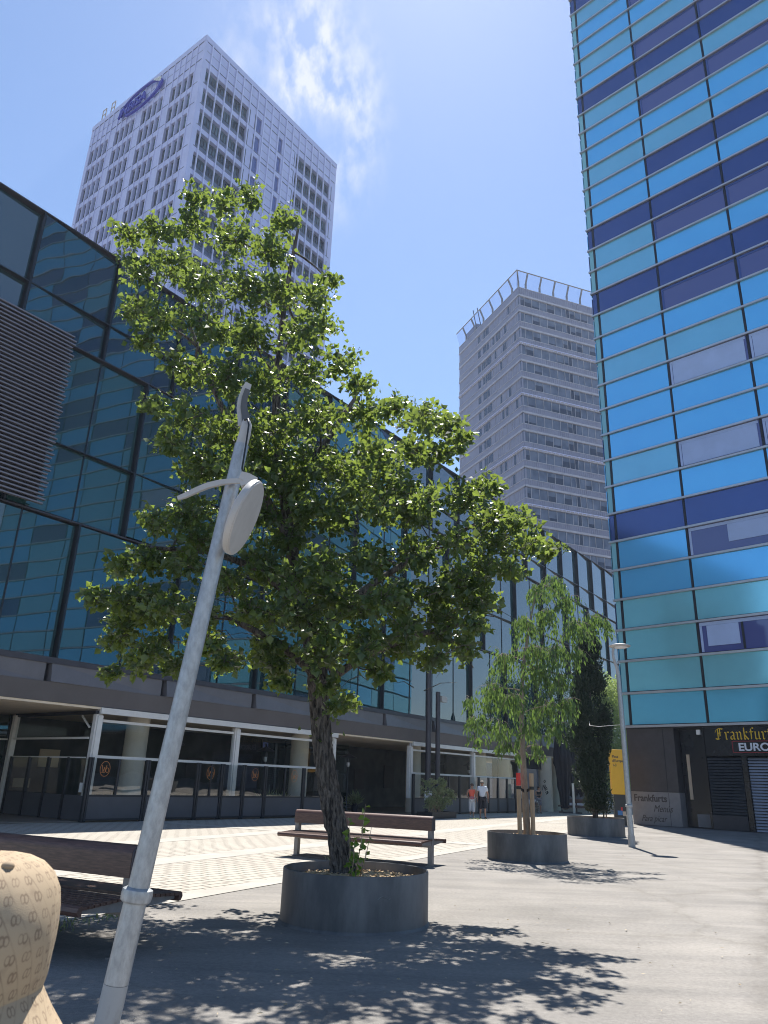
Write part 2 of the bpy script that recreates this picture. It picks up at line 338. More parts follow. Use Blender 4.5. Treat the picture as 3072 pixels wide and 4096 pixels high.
M['leaf_cypress'] = leaf_mat('leaf_cypress', (0.012, 0.028, 0.014), (0.026, 0.048, 0.022), (0.04, 0.08, 0.02), 0.6, 0.10)
M['leaf_far'] = leaf_mat('leaf_far', (0.09, 0.16, 0.05), (0.22, 0.30, 0.11), (0.42, 0.54, 0.16), 0.4, 0.45)
M['leaf_shrub'] = leaf_mat('leaf_shrub', (0.10, 0.14, 0.07), (0.34, 0.38, 0.22), (0.42, 0.48, 0.20), 0.4, 0.35)
M['leaf_shoot'] = leaf_mat('leaf_shoot', (0.05, 0.12, 0.025), (0.09, 0.17, 0.03), (0.33, 0.52, 0.05), 0.36, 0.42)

# ------------------------------------------------------------------ ground
def ground_mats():
    m = bpy.data.materials.new('asphalt'); m.use_nodes = True; t = m.node_tree; b = bsdf(m); b.inputs['Roughness'].default_value = 0.85; b.inputs['Specular IOR Level'].default_value = 0.25
    N = t.nodes.new; L = t.links.new
    tcn = N('ShaderNodeTexCoord')
    def noise(s, d, r=0.6, dist=0.0, src=None):
        n = N('ShaderNodeTexNoise'); n.inputs['Scale'].default_value = s; n.inputs['Detail'].default_value = d; n.inputs['Roughness'].default_value = r; n.inputs['Distortion'].default_value = dist
        L(src or tcn.outputs['Object'], n.inputs['Vector']); return n.outputs['Fac']
    def ramp(v, stops):
        r = N('ShaderNodeValToRGB'); e = r.color_ramp.elements
        e[0].position, e[0].color = stops[0][0], (*stops[0][1], 1); e[1].position, e[1].color = stops[-1][0], (*stops[-1][1], 1)
        for p, c in stops[1:-1]:
            q = e.new(p); q.color = (*c, 1)
        L(v, r.inputs['Fac']); return r.outputs['Color']
    def mul(a, c, f=1.0):
        n = N('ShaderNodeMix'); n.data_type = 'RGBA'; n.blend_type = 'MULTIPLY'; n.inputs['Factor'].default_value = f; L(a, n.inputs['A']); L(c, n.inputs['B']); return n.outputs['Result']
    base = ramp(noise(0.35, 5), [(0.3, (0.190, 0.180, 0.167)), (0.5, (0.224, 0.212, 0.198)), (0.72, (0.250, 0.237, 0.221))])
    fine = ramp(noise(22, 4, 0.8), [(0.25, (0.70, 0.70, 0.70)), (0.75, (1.24, 1.24, 1.24))])
    grain = ramp(noise(140, 2, 0.8), [(0.30, (0.70, 0.70, 0.70)), (0.70, (1.25, 1.25, 1.25))])
    mpn = N('ShaderNodeMapping'); mpn.inputs['Rotation'].default_value = (0, 0, R_(-20)); mpn.inputs['Scale'].default_value = (0.35, 2.2, 1); L(tcn.outputs['Object'], mpn.inputs['Vector'])
    streak = ramp(noise(0.9, 5, 0.6, 0.6, mpn.outputs[0]), [(0.32, (0.84, 0.84, 0.85)), (0.62, (1.08, 1.07, 1.06))])
    v = N('ShaderNodeTexVoronoi'); v.feature = 'DISTANCE_TO_EDGE'; v.inputs['Scale'].default_value = 0.17
    vm = N('ShaderNodeVectorMath'); vm.operation = 'MULTIPLY_ADD'; nn = N('ShaderNodeTexNoise'); nn.inputs['Scale'].default_value = 1.1; nn.inputs['Detail'].default_value = 5
    L(tcn.outputs['Object'], nn.inputs['Vector']); L(nn.outputs['Color'], vm.inputs[0]); vm.inputs[1].default_value = (1.1, 1.1, 0); L(tcn.outputs['Object'], vm.inputs[2]); L(vm.outputs[0], v.inputs['Vector'])
    crack = ramp(v.outputs['Distance'], [(0.0, (0.86, 0.85, 0.84)), (0.006, (0.95, 0.95, 0.94)), (0.02, (1, 1, 1))])
    # worn seam between two pours, and old gum spots
    vd = N('ShaderNodeVectorMath'); vd.operation = 'DOT_PRODUCT'; L(tcn.outputs['Object'], vd.inputs[0]); vd.inputs[1].default_value = (0.902, -0.431, 0)
    sm = N('ShaderNodeMath'); sm.operation = 'MULTIPLY_ADD'; L(noise(0.55, 4, 0.6), sm.inputs[0]); sm.inputs[1].default_value = 1.3; L(vd.outputs['Value'], sm.inputs[2])
    sa = N('ShaderNodeMath'); sa.operation = 'ADD'; L(sm.outputs[0], sa.inputs[0]); sa.inputs[1].default_value = 1.47 - 0.65 - 1.80 + 0.35
    sb_ = N('ShaderNodeMath'); sb_.operation = 'ABSOLUTE'; L(sa.outputs[0], sb_.inputs[0])
    seam = ramp(sb_.outputs[0], [(0.0, (0.80, 0.79, 0.78)), (0.05, (0.88, 0.875, 0.87)), (0.20, (1, 1, 1))])
    vg = N('ShaderNodeTexVoronoi'); vg.inputs['Scale'].default_value = 1.3; L(tcn.outputs['Object'], vg.inputs['Vector'])
    gum = ramp(vg.outputs['Distance'], [(0.0, (0.70, 0.69, 0.68)), (0.030, (0.76, 0.75, 0.74)), (0.042, (1, 1, 1))])
    patch = ramp(noise(0.9, 3, 0.5, 0.4), [(0.36, (0.90, 0.90, 0.90)), (0.5, (1.0, 1.0, 1.0)), (0.66, (1.06, 1.055, 1.05))])
    L(mul(mul(mul(mul(mul(mul(mul(base, fine), grain), streak), crack), seam), gum), patch), b.inputs['Base Color'])
    bp = N('ShaderNodeBump'); bp.inputs['Strength'].default_value = 0.5; bp.inputs['Distance'].default_value = 0.006; L(noise(90, 3, 0.8), bp.inputs['Height']); L(bp.outputs['Normal'], b.inputs['Normal'])
    # brick pavers
    p = bpy.data.materials.new('pavers'); p.use_nodes = True; t = p.node_tree; b = bsdf(p); b.inputs['Roughness'].default_value = 0.85; b.inputs['Specular IOR Level'].default_value = 0.25
    N = t.nodes.new; L = t.links.new; tcn = N('ShaderNodeTexCoord')
    mpn = N('ShaderNodeMapping'); mpn.inputs['Rotation'].default_value = (0, 0, R_(-58)); L(tcn.outputs['Object'], mpn.inputs['Vector'])
    wob = N('ShaderNodeTexNoise'); wob.inputs['Scale'].default_value = 1.7; wob.inputs['Detail'].default_value = 2; L(tcn.outputs['Object'], wob.inputs['Vector'])
    vm = N('ShaderNodeVectorMath'); vm.operation = 'MULTIPLY_ADD'; L(wob.outputs['Color'], vm.inputs[0]); vm.inputs[1].default_value = (0.05, 0.05, 0); L(mpn.outputs[0], vm.inputs[2])
    br = N('ShaderNodeTexBrick'); L(vm.outputs[0], br.inputs['Vector']); br.inputs['Scale'].default_value = 1.0; br.inputs['Brick Width'].default_value = 0.44; br.inputs['Row Height'].default_value = 0.22
    br.inputs['Mortar Size'].default_value = 0.017; br.inputs['Mortar Smooth'].default_value = 0.2; br.inputs['Bias'].default_value = 0.0
    br.inputs['Color1'].default_value = (0.372, 0.346, 0.308, 1); br.inputs['Color2'].default_value = (0.364, 0.338, 0.300, 1); br.inputs['Mortar'].default_value = (0.10, 0.09, 0.08, 1)
    bigp = ramp(noise(0.28, 4), [(0.35, (0.97, 0.955, 0.94)), (0.62, (1.05, 1.05, 1.03))])
    grit = ramp(noise(30, 4, 0.8), [(0.25, (0.82, 0.82, 0.82)), (0.75, (1.12, 1.12, 1.12))])
    L(mul(mul(br.outputs['Color'], bigp), grit), b.inputs['Base Color'])
    bp = N('ShaderNodeBump'); bp.inputs['Strength'].default_value = 0.6; bp.inputs['Distance'].default_value = 0.01; bp.invert = True; L(br.outputs['Fac'], bp.inputs['Height']); L(bp.outputs['Normal'], b.inputs['Normal'])
    return m, p
M['asphalt'], M['pavers'] = ground_mats()
M['pave_band'] = mat('pave_band', (0.345, 0.325, 0.295), 0.85, spec=0.25, var=0.10, vscale=1.2, bump=0.1, bscale=60)
M['terrace_floor'] = mat('terrace_floor', (0.24, 0.225, 0.21), 0.8, spec=0.25, var=0.10, vscale=1.0)

m_ = MB(); m_.quad((-900, -900, 0), (900, -900, 0), (900, 900, 0), (-900, 900, 0)); tag(m_.build('ground', M['asphalt']), kind='structure')
BD = Vector((10.73, 21.15, 0)).normalized(); BN = Vector((-BD.y, BD.x, 0))           # edge of the paved area: direction and inward normal
B0 = Vector((-3.36, 9.25, 0))
def bp_(s, off, z=0.004): v = B0 + BD * s + BN * off; return Vector((v.x, v.y, z))
m_ = MB(); m_.quad(bp_(-20, 0), bp_(95, 0), bp_(95, 48), bp_(-20, 48)); tag(m_.build('paving', M['pavers']), kind='structure')
m_ = MB()
m_.quad(bp_(-20, 0, .008), bp_(95, 0, .008), bp_(95, .42, .008), bp_(-20, .42, .008))
for o_ in (3.1, 6.4): m_.quad(bp_(-20, o_, .008), bp_(95, o_, .008), bp_(95, o_ + .75, .008), bp_(-20, o_ + .75, .008))
for s_ in (14.5, 31.0): m_.quad(bp_(s_, .43, .011), bp_(s_ + .7, .43, .011), bp_(s_ + .7, 18, .011), bp_(s_, 18, .011))
tag(m_.build('paving_band', M['pave_band']), kind='structure')

# ------------------------------------------------------------------ glass office building on the left with the restaurant terrace at its foot
D1 = heading(36.9); N1 = Vector((D1.y, -D1.x, 0)); P1 = Vector((-6.64, 30.1, 0))
FA = Fr(P1, D1, N1)                   # plane of fascia and terrace railing
class FrBack(Fr):                      # plane of the upper glass, setback added to narrow the building's cast shadow; a little larger than the fascia grid
    def p(s, u, z, w=0.0): return s.P + s.d * (-20.08 + (u + 20.08) * 1.0826) + s.n * w + Vector((0, 0, 1.55 + (z - 1.55) * 1.0826))
FG = FrBack(P1 - N1 * 2.8, D1, N1)
ob = thing('office_building', (P1.x, P1.y, 0), 'three storey dark glass office building with louvred screen above the restaurant terrace', 'building')
U0, U1 = -24.0, 52.0
m_ = MB(); m_.box(FG, U0, U1, 5.0, 21.05, -13, -0.18); m_.build('core', M['black_joint'], ob)
m_ = MB(); m_.box(FG, U0 - .1, U1 + .1, 21.05, 21.24, -13.1, -0.18); m_.build('roof', M['steel_dark'], ob)
def bay(u0, u1, z0, z1, step, mname, name='glass_panel'):
    m = MB(); g = 0.05
    m.hexa([FG.p(u0 + .10, z0 + g, step - .06), FG.p(u1 - .03, z0 + g, -.06), FG.p(u1 - .03, z1 - g, -.06), FG.p(u0 + .10, z1 - g, step - .06),
            FG.p(u0 + .10, z0 + g, step), FG.p(u1 - .03, z0 + g, 0), FG.p(u1 - .03, z1 - g, 0), FG.p(u0 + .10, z1 - g, step)])
    m.build(name, M[mname], ob)
def fin(u, z0, z1, w0, w1, wd=.10, nm='fin'):
    m = MB(); m.box(FG, u, u + wd, z0, z1, w0, w1); m.build(nm, M['black_joint'], ob)
rg = random.Random(3)
k_ = -4
while -9.9 + 3.345 * k_ < U1 - 3:
    u0 = -9.9 + 3.345 * k_; st = 0.20 if u0 > -12 else 0.1
    st *= (0.8 + .4 * rg.random())
    bay(u0, u0 + 3.345, 16.55, 21.2, st, 'facade_wavy'); fin(u0, 16.55, 21.24, -.17, st + .04, .07)
    k_ += 1
for row, (z0, z1, ph, mod) in enumerate(((9.97, 16.5, -4.45, 4.66), (5.1, 9.9, -6.3, 4.67))):
    k_ = -4
    while ph + mod * k_ < U1 - 4:
        u0 = ph + mod * k_; st = 0.17 * (0.7 + .6 * rg.random()); bay(u0, u0 + mod, z0, z1, st, 'facade_glass'); fin(u0, z0, z1, -.17, st + .05, .07)
        um = u0 + mod * .55
        m = MB(); m.box(FG, um, um + .045, z0, z1, -.03, st * .45 + .035); m.build('mullion', M['black_joint'], ob)
        k_ += 1
for z_, h_, w_ in ((9.9, .05, .22), (16.5, .045, .24), (21.2, .045, .26)):
    m_ = MB(); m_.box(FG, U0, U1, z_, z_ + h_, -.17, w_); m_.build('transom', M['steel_dark'], ob)
for z_ in (12.55, 18.1):
    m_ = MB(); m_.box(FG, U0, U1, z_, z_ + .035, -.1, .24); m_.build('transom', M['black_joint'], ob)
# louvred screen
m_ = MB(); m_.box(FG, U0, -8.15, 10.15, 16.6, .44, .5); m_.build('screen_backing', M['slat_back'], ob)
m_ = MB()
for i in range(44): m_.box(FG, U0, -8.0 + .06 * math.sin(i * 1.7), 10.05 + i * .152, 10.05 + i * .152 + .05, .56, .70)
m_.build('louvre_screen', M['slat'], ob)
for u_ in (-19, -16.6, -14.2, -11.8, -9.4):
    m_ = MB(); m_.box(FG, u_, u_ + .12, 10.1, 16.7, .50, .56); m_.build('screen_post', M['slat_back'], ob)
# fascia: paler upper band, darker lower band, joints at every module
m_ = MB(); m_.box(FA, U0, U1, 4.86, 5.05, -3.2, .06); m_.build('ledge', M['steel_dark'], ob)  # deepened to reach back under the added setback of the glass
k_ = -4
while -6.9 + 4.62 * k_ < U1 - 4:
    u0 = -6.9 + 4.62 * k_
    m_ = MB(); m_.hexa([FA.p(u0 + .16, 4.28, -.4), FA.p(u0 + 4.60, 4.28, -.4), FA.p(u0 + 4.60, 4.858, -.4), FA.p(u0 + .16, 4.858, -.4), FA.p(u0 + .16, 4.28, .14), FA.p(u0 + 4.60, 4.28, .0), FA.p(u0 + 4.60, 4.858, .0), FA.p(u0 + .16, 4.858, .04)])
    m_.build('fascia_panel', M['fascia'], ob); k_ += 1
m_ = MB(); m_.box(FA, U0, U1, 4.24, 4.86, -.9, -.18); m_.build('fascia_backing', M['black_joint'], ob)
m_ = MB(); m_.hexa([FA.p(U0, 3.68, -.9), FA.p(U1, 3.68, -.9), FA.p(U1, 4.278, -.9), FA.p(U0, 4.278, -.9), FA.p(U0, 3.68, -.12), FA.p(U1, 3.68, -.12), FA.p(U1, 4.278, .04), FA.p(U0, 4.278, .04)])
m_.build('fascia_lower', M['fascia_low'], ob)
m_ = MB(); m_.box(FA, U0, U1, 3.60, 3.672, -12.5, -.14); m_.build('soffit', M['soffit'], ob)
m_ = MB(); m_.box(FA, U0, U1, 3.68, 5.0, -13.5, -1.0); m_.build('slab', M['steel_dark'], ob)
# ground floor: dark interior, round columns, recessed glass
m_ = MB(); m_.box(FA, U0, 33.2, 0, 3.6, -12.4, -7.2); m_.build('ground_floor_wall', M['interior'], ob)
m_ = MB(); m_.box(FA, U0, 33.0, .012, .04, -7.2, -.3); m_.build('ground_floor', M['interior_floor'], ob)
for i, u_ in enumerate((-19.6, -14.2, -10.4, -8.0)):
    m_ = MB(); u2 = (-14.2, -10.4, -8.0, -4.4)[i]; m_.box(FA, u_ + .04, u2 - .04, .1, 3.55, -6.30, -6.25); m_.build('shopfront_glass', M['shop_glass'], ob)
    m_ = MB(); m_.box(FA, u2 - .04, u2 + .04, .04, 3.58, -6.36, -6.16); m_.build('shopfront_frame', M['railing'], ob)
m_ = MB(); m_.box(FA, -19.6, -4.44, 2.62, 2.68, -6.24, -6.18); m_.build('shopfront_frame', M['white_frame'], ob)
for u_ in (8.2, 10.0, 11.8, 13.6):
    m_ = MB(); m_.box(FA, u_ + .04, u_ + 1.76, .1, 3.5, -5.2, -5.16); m_.build('shopfront_glass', M['shop_glass'], ob)
for u_ in (-10.6, -1.7, 7.55, 17.2, 24.9, 28.3):
    m_ = MB(); m_.lathe(FA.p(u_, 0, -1.9), [(.43, .04), (.43, 3.598)], 28); m_.build('column', M['column'], ob, smooth='auto')
for u_, w_ in ((31.9, -.55), (30.5, -3.5), (35.8, -1.6)):
    m_ = MB(); m_.lathe(FA.p(u_, 0, w_), [(.47, .0), (.47, 3.598)], 28); m_.build('column', M['column'], ob, smooth='auto')
m_ = MB(); m_.box(FA, 28.3, 31.3, 2.75, 3.45, -.62, -.56); m_.build('valance', M['black_cloth'], ob)
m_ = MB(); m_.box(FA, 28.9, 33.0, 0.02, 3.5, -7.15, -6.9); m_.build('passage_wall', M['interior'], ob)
# painted tag on the end column
F31 = Fr(FA.p(31.9, 0, -.55) + Vector((-.30, -.955, 0)).normalized() * .476, (.955, -.30, 0), (-.30, -.955, 0))
m_ = MB()
for pl in (((-.08, 1.98), (.0, 2.08), (.06, 1.98), (-.02, 1.88), (-.08, 1.98)), ((-.17, 1.4), (-.13, 1.75), (-.04, 1.5), (.0, 1.78), (.06, 1.55)), ((-.05, 1.45), (.12, 1.62), (.0, 1.38), (.18, 1.5)), ((.0, 1.25), (.2, 1.35), (.05, 1.12), (.22, 1.28), (.14, 1.16))):
    for a, b in zip(pl[:-1], pl[1:]): m_.bar(F31.p(a[0], a[1], .02), F31.p(b[0], b[1], .02), .035, .012, ref=(-.3, -.955, 0))
m_.build('graffiti_tag', M['cable'], ob)
# back-lit lettering behind the terrace glass
M['sign_light'] = mat('sign_light', (0.25, 0.3, 0.7), 0.4); bsdf(M['sign_light']).inputs['Emission Color'].default_value = (0.35, 0.42, 1.0, 1); bsdf(M['sign_light']).inputs['Emission Strength'].default_value = 0.35
FI = Fr(P1 - N1 * 7.15, D1, N1)
m_ = text_mb('D  EL', Fr(P1 - N1 * 3.0, D1, N1), 9.8, 3.03, .03, .55, .01); m_.build('inside_sign', M['sign_light'], ob)
m_ = text_mb('SU', Fr(P1 - N1 * 3.0, D1, N1), 9.85, 2.74, .03, .24, .01); m_.build('inside_sign', M['sign_light'], ob)
for (u_, z_, du, dz, mn) in ((-2.5, 1.7, .9, .7, 'cream'), (-3.4, .9, .7, .35, 'cream'), (1.6, 1.9, .7, .5, 'blind'), (3.9, 2.1, .6, .5, 'cream'), (5.2, 1.5, 1.0, .9, 'shop_panel'), (-.3, 1.2, 1.2, 1.0, 'shop_panel'), (18.4, 1.1, 1.0, 1.2, 'shop_panel'), (21.5, 1.2, 1.1, 1.4, 'dark_shutter')):
    m_ = MB(); m_.box(FI, u_, u_ + du, z_, z_ + dz, .01, .05); m_.build('wall_picture', M[mn], ob)

# terrace enclosures: posts, awning cassette, rails, glazed railing
def terrace(u0, u1, posts, bars, thin, logos, label, ret=None):
    c = FA.p(u0, 0, 0); t = thing('terrace_enclosure', (c.x, c.y, 0), label, 'terrace', 'glazed restaurant terraces')
    for u_ in posts:
        m = MB(); m.box(FA, u_, u_ + .24, .82, 3.44, -.40, -.22); m.box(FA, u_ + .05, u_ + .24, .84, 3.40, -.218, -.16); m.build('post', M['white_frame'], t)
        m = MB(); m.box(FA, u_ + .02, u_ + .10, 3.44, 3.62, -.30, -.22); m.box(FA, u_ + .12, u_ + .20, 3.46, 3.57, -.33, -.20); m.build('bracket', M['alu'], t)
    m = MB(); m.box(FA, u0 + .1, u1, 3.46, 3.66, -.17, -.05); m.build('awning_cassette', M['white_frame'], t)
    for a, b in zip(posts[:-1], posts[1:]):
        m = MB(); m.box(FA, a + .25, b - .01, 3.20, 3.29, -.34, -.28); m.build('upper_beam', M['white_frame'], t)
        m = MB(); m.box(FA, a + .25, b - .01, 2.02, 2.11, -.34, -.28); m.build('middle_rail', M['white_frame'], t)
        m = MB(); m.quad(FA.p(a + .25, 2.12, -.31), FA.p(b - .01, 2.12, -.31), FA.p(b - .01, 3.19, -.31), FA.p(a + .25, 3.19, -.31)); m.build('awning_pane', M['awning_glass'], t)
    for i, u_ in enumerate(bars):
        m = MB(); m.box(FA, u_ - .085, u_ - .012, .02, 2.03, -.06, .03); m.box(FA, u_ + .012, u_ + .085, .02, 2.03, -.06, .03); m.box(FA, u_ - .012, u_ + .012, .06, 1.98, -.03, -.01); m.build('railing_post', M['railing'], t)
    for u_ in thin:
        m = MB(); m.box(FA, u_ - .035, u_ + .035, .84, 2.0, -.05, .01); m.build('mullion', M['railing'], t)
    for a, b in zip(bars[:-1], bars[1:]):
        m = MB(); m.box(FA, a + .09, b - .09, .12, .80, -.045, -.005); m.build('lower_panel', M['rail_panel'], t)
        m = MB(); m.box(FA, a + .09, b - .09, .80, .86, -.055, .006); m.box(FA, a + .09, b - .09, .06, .12, -.055, .006); m.build('bottom_rail', M['railing'], t)
        g = MB(); g.quad(FA.p(a + .09, .86, -.036), FA.p(b - .09, .86, -.036), FA.p(b - .09, 2.0, -.010 + .008 * rg.random()), FA.p(a + .09, 2.0, -.010 + .008 * rg.random())); go = g.build('glass_pane', M['rail_glass'], t)
        for lu in logos:
            if a < lu < b:
                l = MB(); l.ring(FA, lu, 1.68, -.012, .19, .24, .014, .004); l.ring(FA, lu + .09, 1.64, -.012, .055, .075, .014, .004)
                for p, q in (((-.12, 1.80), (-.07, 1.58)), ((-.07, 1.58), (-.02, 1.74)), ((-.02, 1.74), (.02, 1.58)), ((.02, 1.58), (.05, 1.80)), ((-.14, 1.57), (.0, 1.57))):
                    l.bar(FA.p(lu + p[0], p[1], -.01), FA.p(lu + q[0], q[1], -.01), .018, .004, ref=N1)
                l.build('logo', M['orange_line'], go)
    if ret is not None:
        FR_ = Fr(FA.p(ret, 0, 0), -N1, -D1)
        for a in (0.1, 1.35, 2.6, 3.85, 5.1):
            m = MB(); m.box(FR_, a - .06, a + .06, .02, 2.02, -.05, .05); m.build('railing_post', M['railing'], t)
            if a < 5:
                m = MB(); m.box(FR_, a + .07, a + 1.18, .06, .82, -.03, .02); m.build('lower_panel', M['rail_panel'], t)
                m = MB(); m.quad(FR_.p(a + .07, .84, 0), FR_.p(a + 1.18, .84, 0), FR_.p(a + 1.18, 1.98, .01), FR_.p(a + .07, 1.98, .01)); m.build('glass_pane', M['rail_glass'], t)
        m = MB(); m.box(FR_, 5.25, 5.42, .1, 3.5, -.1, .1); m.build('post', M['white_frame'], t)
        m = MB(); m.box(FR_, .42, 5.24, 2.62, 2.69, -.03, .03); m.build('middle_rail', M['white_frame'], t)
        m = MB(); m.box(FR_, .42, 5.24, 2.0, 2.04, -.03, .03); m.build('middle_rail', M['white_frame'], t)
        m = MB(); m.box(FR_, .2, 5.4, 3.44, 3.56, -.10, .02); m.build('awning_roller', M['railing'], t)
        m = MB(); m.quad(FR_.p(.44, 2.72, 0), FR_.p(5.22, 2.72, 0), FR_.p(5.22, 3.40, 0), FR_.p(.44, 3.40, 0)); m.build('awning_pane', M['awning_glass'], t)
        m = MB(); m.bar(FR_.p(.45, 3.0, 0), FR_.p(1.0, 3.4, 0), .05, .05); m.build('brace', M['white_frame'], t)
        m = MB(); m.box(FR_, .30, .48, .92, 1.22, .010, .016); m.build('notice', M['paper'], t)
    return t
terrace(-4.7, 8.15, [-4.66, 1.78, 7.92], [-4.72, -2.42, -.10, 1.12, 2.28, 3.50, 5.86, 8.10], [-3.62, .55, 4.68, 7.05], [-4.15, .02 + .5, 2.9, 5.25], 'long glazed terrace enclosure with orange round logos, left of the dark entrance', ret=-4.7)
terrace(14.4, 27.6, [14.36, 21.05, 27.4], [14.46, 16.8, 19.2, 21.4, 22.6, 23.8, 25.0, 26.15, 27.5], [15.6, 18.0, 20.3], [], 'glazed terrace enclosure behind the walking couple, right of the dark entrance')
# inside the right terrace: dark wall panel with a big white ring
t_ = thing('wall_board', tuple(FA.p(31, 0, -3.2)), 'dark board with large white ring outlines inside the right hand terrace', 'sign')
m_ = MB(); m_.box(FA, 29.9, 32.9, 1.75, 3.3, -3.3, -3.2); m_.build('board', M['interior'], t_)
m_ = MB(); m_.ring(FA, 30.7, 2.6, -3.19, .42, .62, .05, .01); m_.ring(FA, 30.65, 2.65, -3.19, .2, .32, .06, .01); m_.build('emblem', M['white_frame'], t_)
for i, (u_, w_, lb) in enumerate(((-.6, -1.0, 'dark patio heater with wide cone hood beside the leftmost terrace column'), (4.6, -1.2, 'dark patio heater with wide cone hood in the terrace left of the entrance'), (10.9, -1.6, 'dark patio heater with wide cone hood standing in the dark entrance'), (18.7, -1.2, 'dark patio heater with wide cone hood behind the leafy shrub'), (22.3, -1.2, 'dark patio heater with wide cone hood behind the couple'))):
    c = FA.p(u_, 0.04, w_); h = thing('patio_heater', tuple(c), lb, 'heater', 'patio heaters on the terraces')
    m = MB(); m.lathe(c, [(.24, 0), (.24, .08), (.05, .16), (.03, .2), (.03, 2.45)], 14); m.build('pole', M['railing'], h, smooth='auto')
    m = MB(); m.lathe(c, [(.10, 2.40), (.10, 2.60), (.42, 2.62), (.40, 2.66), (.06, 2.82), (.01, 2.9)], 20, close_bot=True); m.build('hood', M['railing'], h, smooth='auto')
    m = MB(); m.lathe(c, [(.06, 2.2), (.08, 2.3), (.08, 2.40)], 12); m.build('burner', M['alu'], h, smooth='auto')
# potted plants inside the terrace
def leaf_mesh(name, P, Dv, L, W, matn, parent=None, fold=0.25, shape='kite', tone=None, droop=None):
    """one mesh of many single leaves: base point P, direction Dv, length L, width W"""
    n = len(P); P = np.asarray(P, float); Dv = np.asarray(Dv, float); Dv /= np.linalg.norm(Dv, axis=1)[:, None] + 1e-9
    L = np.broadcast_to(np.asarray(L, float), (n,)); W = np.broadcast_to(np.asarray(W, float), (n,))
    r = rng.normal(size=(n, 3)); S = np.cross(Dv, r); S /= np.linalg.norm(S, axis=1)[:, None] + 1e-9; Nn = np.cross(S, Dv)
    wp = 0.36 if shape == 'delta' else 0.45
    a = P; tip = P + Dv * L[:, None]; mid = P + Dv * (L * wp)[:, None]
    l = mid + S * (W / 2)[:, None] + Nn * (W * fold)[:, None]; rr_ = mid - S * (W / 2)[:, None] + Nn * (W * fold)[:, None]
    V = np.stack([a, rr_, tip, l], 1).reshape(-1, 3)
    off = np.array(OFF.get(parent.name, (0, 0, 0))) if parent else np.zeros(3); V = V - off
    b = np.arange(n) * 4; Fc = np.stack([np.stack([b, b + 1, b + 2], 1), np.stack([b, b + 2, b + 3], 1)], 1).reshape(-1, 3)
    me = bpy.data.meshes.new(name); me.from_pydata(V.tolist(), [], Fc.tolist())
    tn = rng.random(n) if tone is None else np.asarray(tone)
    ca = me.color_attributes.new('tone', 'FLOAT_COLOR', 'POINT'); c4 = np.ones((n * 4, 4)); c4[:, :3] = np.repeat(tn, 4)[:, None]; ca.data.foreach_set('color', c4.ravel())
    me.materials.append(M[matn]); o = bpy.data.objects.new(name, me); COL.objects.link(o)
    if parent: o.parent = parent; OFF[o.name] = OFF.get(parent.name, Vector((0, 0, 0)))
    else: OFF[o.name] = Vector((0, 0, 0))
    return o
for u_, w_, lb in ((4.3, -.55, 'leafy potted plant behind the glass right of the second orange logo'), (5.2, -.6, 'leafy potted plant behind the rightmost orange logo'), (12.6, -2.4, 'leafy potted plant in the shade of the dark entrance')):
    c = FA.p(u_, .04, w_); t_ = thing('potted_plant', tuple(c), lb, 'plant', 'potted plants on the terrace')
    m = MB(); m.lathe(c, [(.16, 0), (.2, .42), (.21, .45)], 16); m.build('pot', M['railing'], t_, smooth='auto')
    pts = np.array(c) + np.array([0, 0, .45]) + rng.normal(size=(160, 3)) * [.1, .1, .08]; dd = rng.normal(size=(160, 3)) * [1, 1, .5] + [0, 0, .9]
    leaf_mesh('foliage', pts, dd, rng.uniform(.3, .65, 160), .09, 'leaf_shrub', t_)

# ------------------------------------------------------------------ blue glass tower on the right
D2 = heading(134.5); N2 = Vector((D2.y, -D2.x, 0)); P2 = Vector((12.55, 39.6, 0)); FB = Fr(P2, D2, N2)
bt = thing('glass_tower', (P2.x, P2.y, 0), 'tall tower clad in blue, teal and indigo glass bands with silver rails', 'tower')
Z0, RH, NR = 4.62, 1.648, 40
TOP = Z0 + RH * NR
m_ = MB(); m_.box(FB, .22, 30.5, 4.5, TOP, -26.0, -.10); m_.build('core', M['black_joint'], bt)
c1 = 'BTTTBBDBTBBBTBTDTTDBBTBBTDBTBBTD' + 'BTDBTBBD'
c2 = 'BTWTBWDBWBBWTBWDBWDBDTBWTDWTBWTD' + 'BTBDTWBT'
c3 = 'BTWTBWDBWBBWBBWDBWDBDBBWTDWTBWTD' + 'TBBDWTBD'
CM = {'B': 'blue', 'T': 'teal', 'D': 'indigo'}
ucol = [.53, 4.42, 8.70, 12.98, 17.2, 21.5, 25.8, 30.3]
blinds = {(1, 8): (0, 1, 1), (1, 11): (0, 1, 1), (2, 8): (0, 1, 1), (2, 11): (0, 1, 1), (1, 5): (.45, 1, .75), (2, 5): (0, 1, .8), (1, 2): (.05, .47, .82)}
stuff = {'B': MB(), 'T': MB(), 'D': MB(), 'W': MB()}
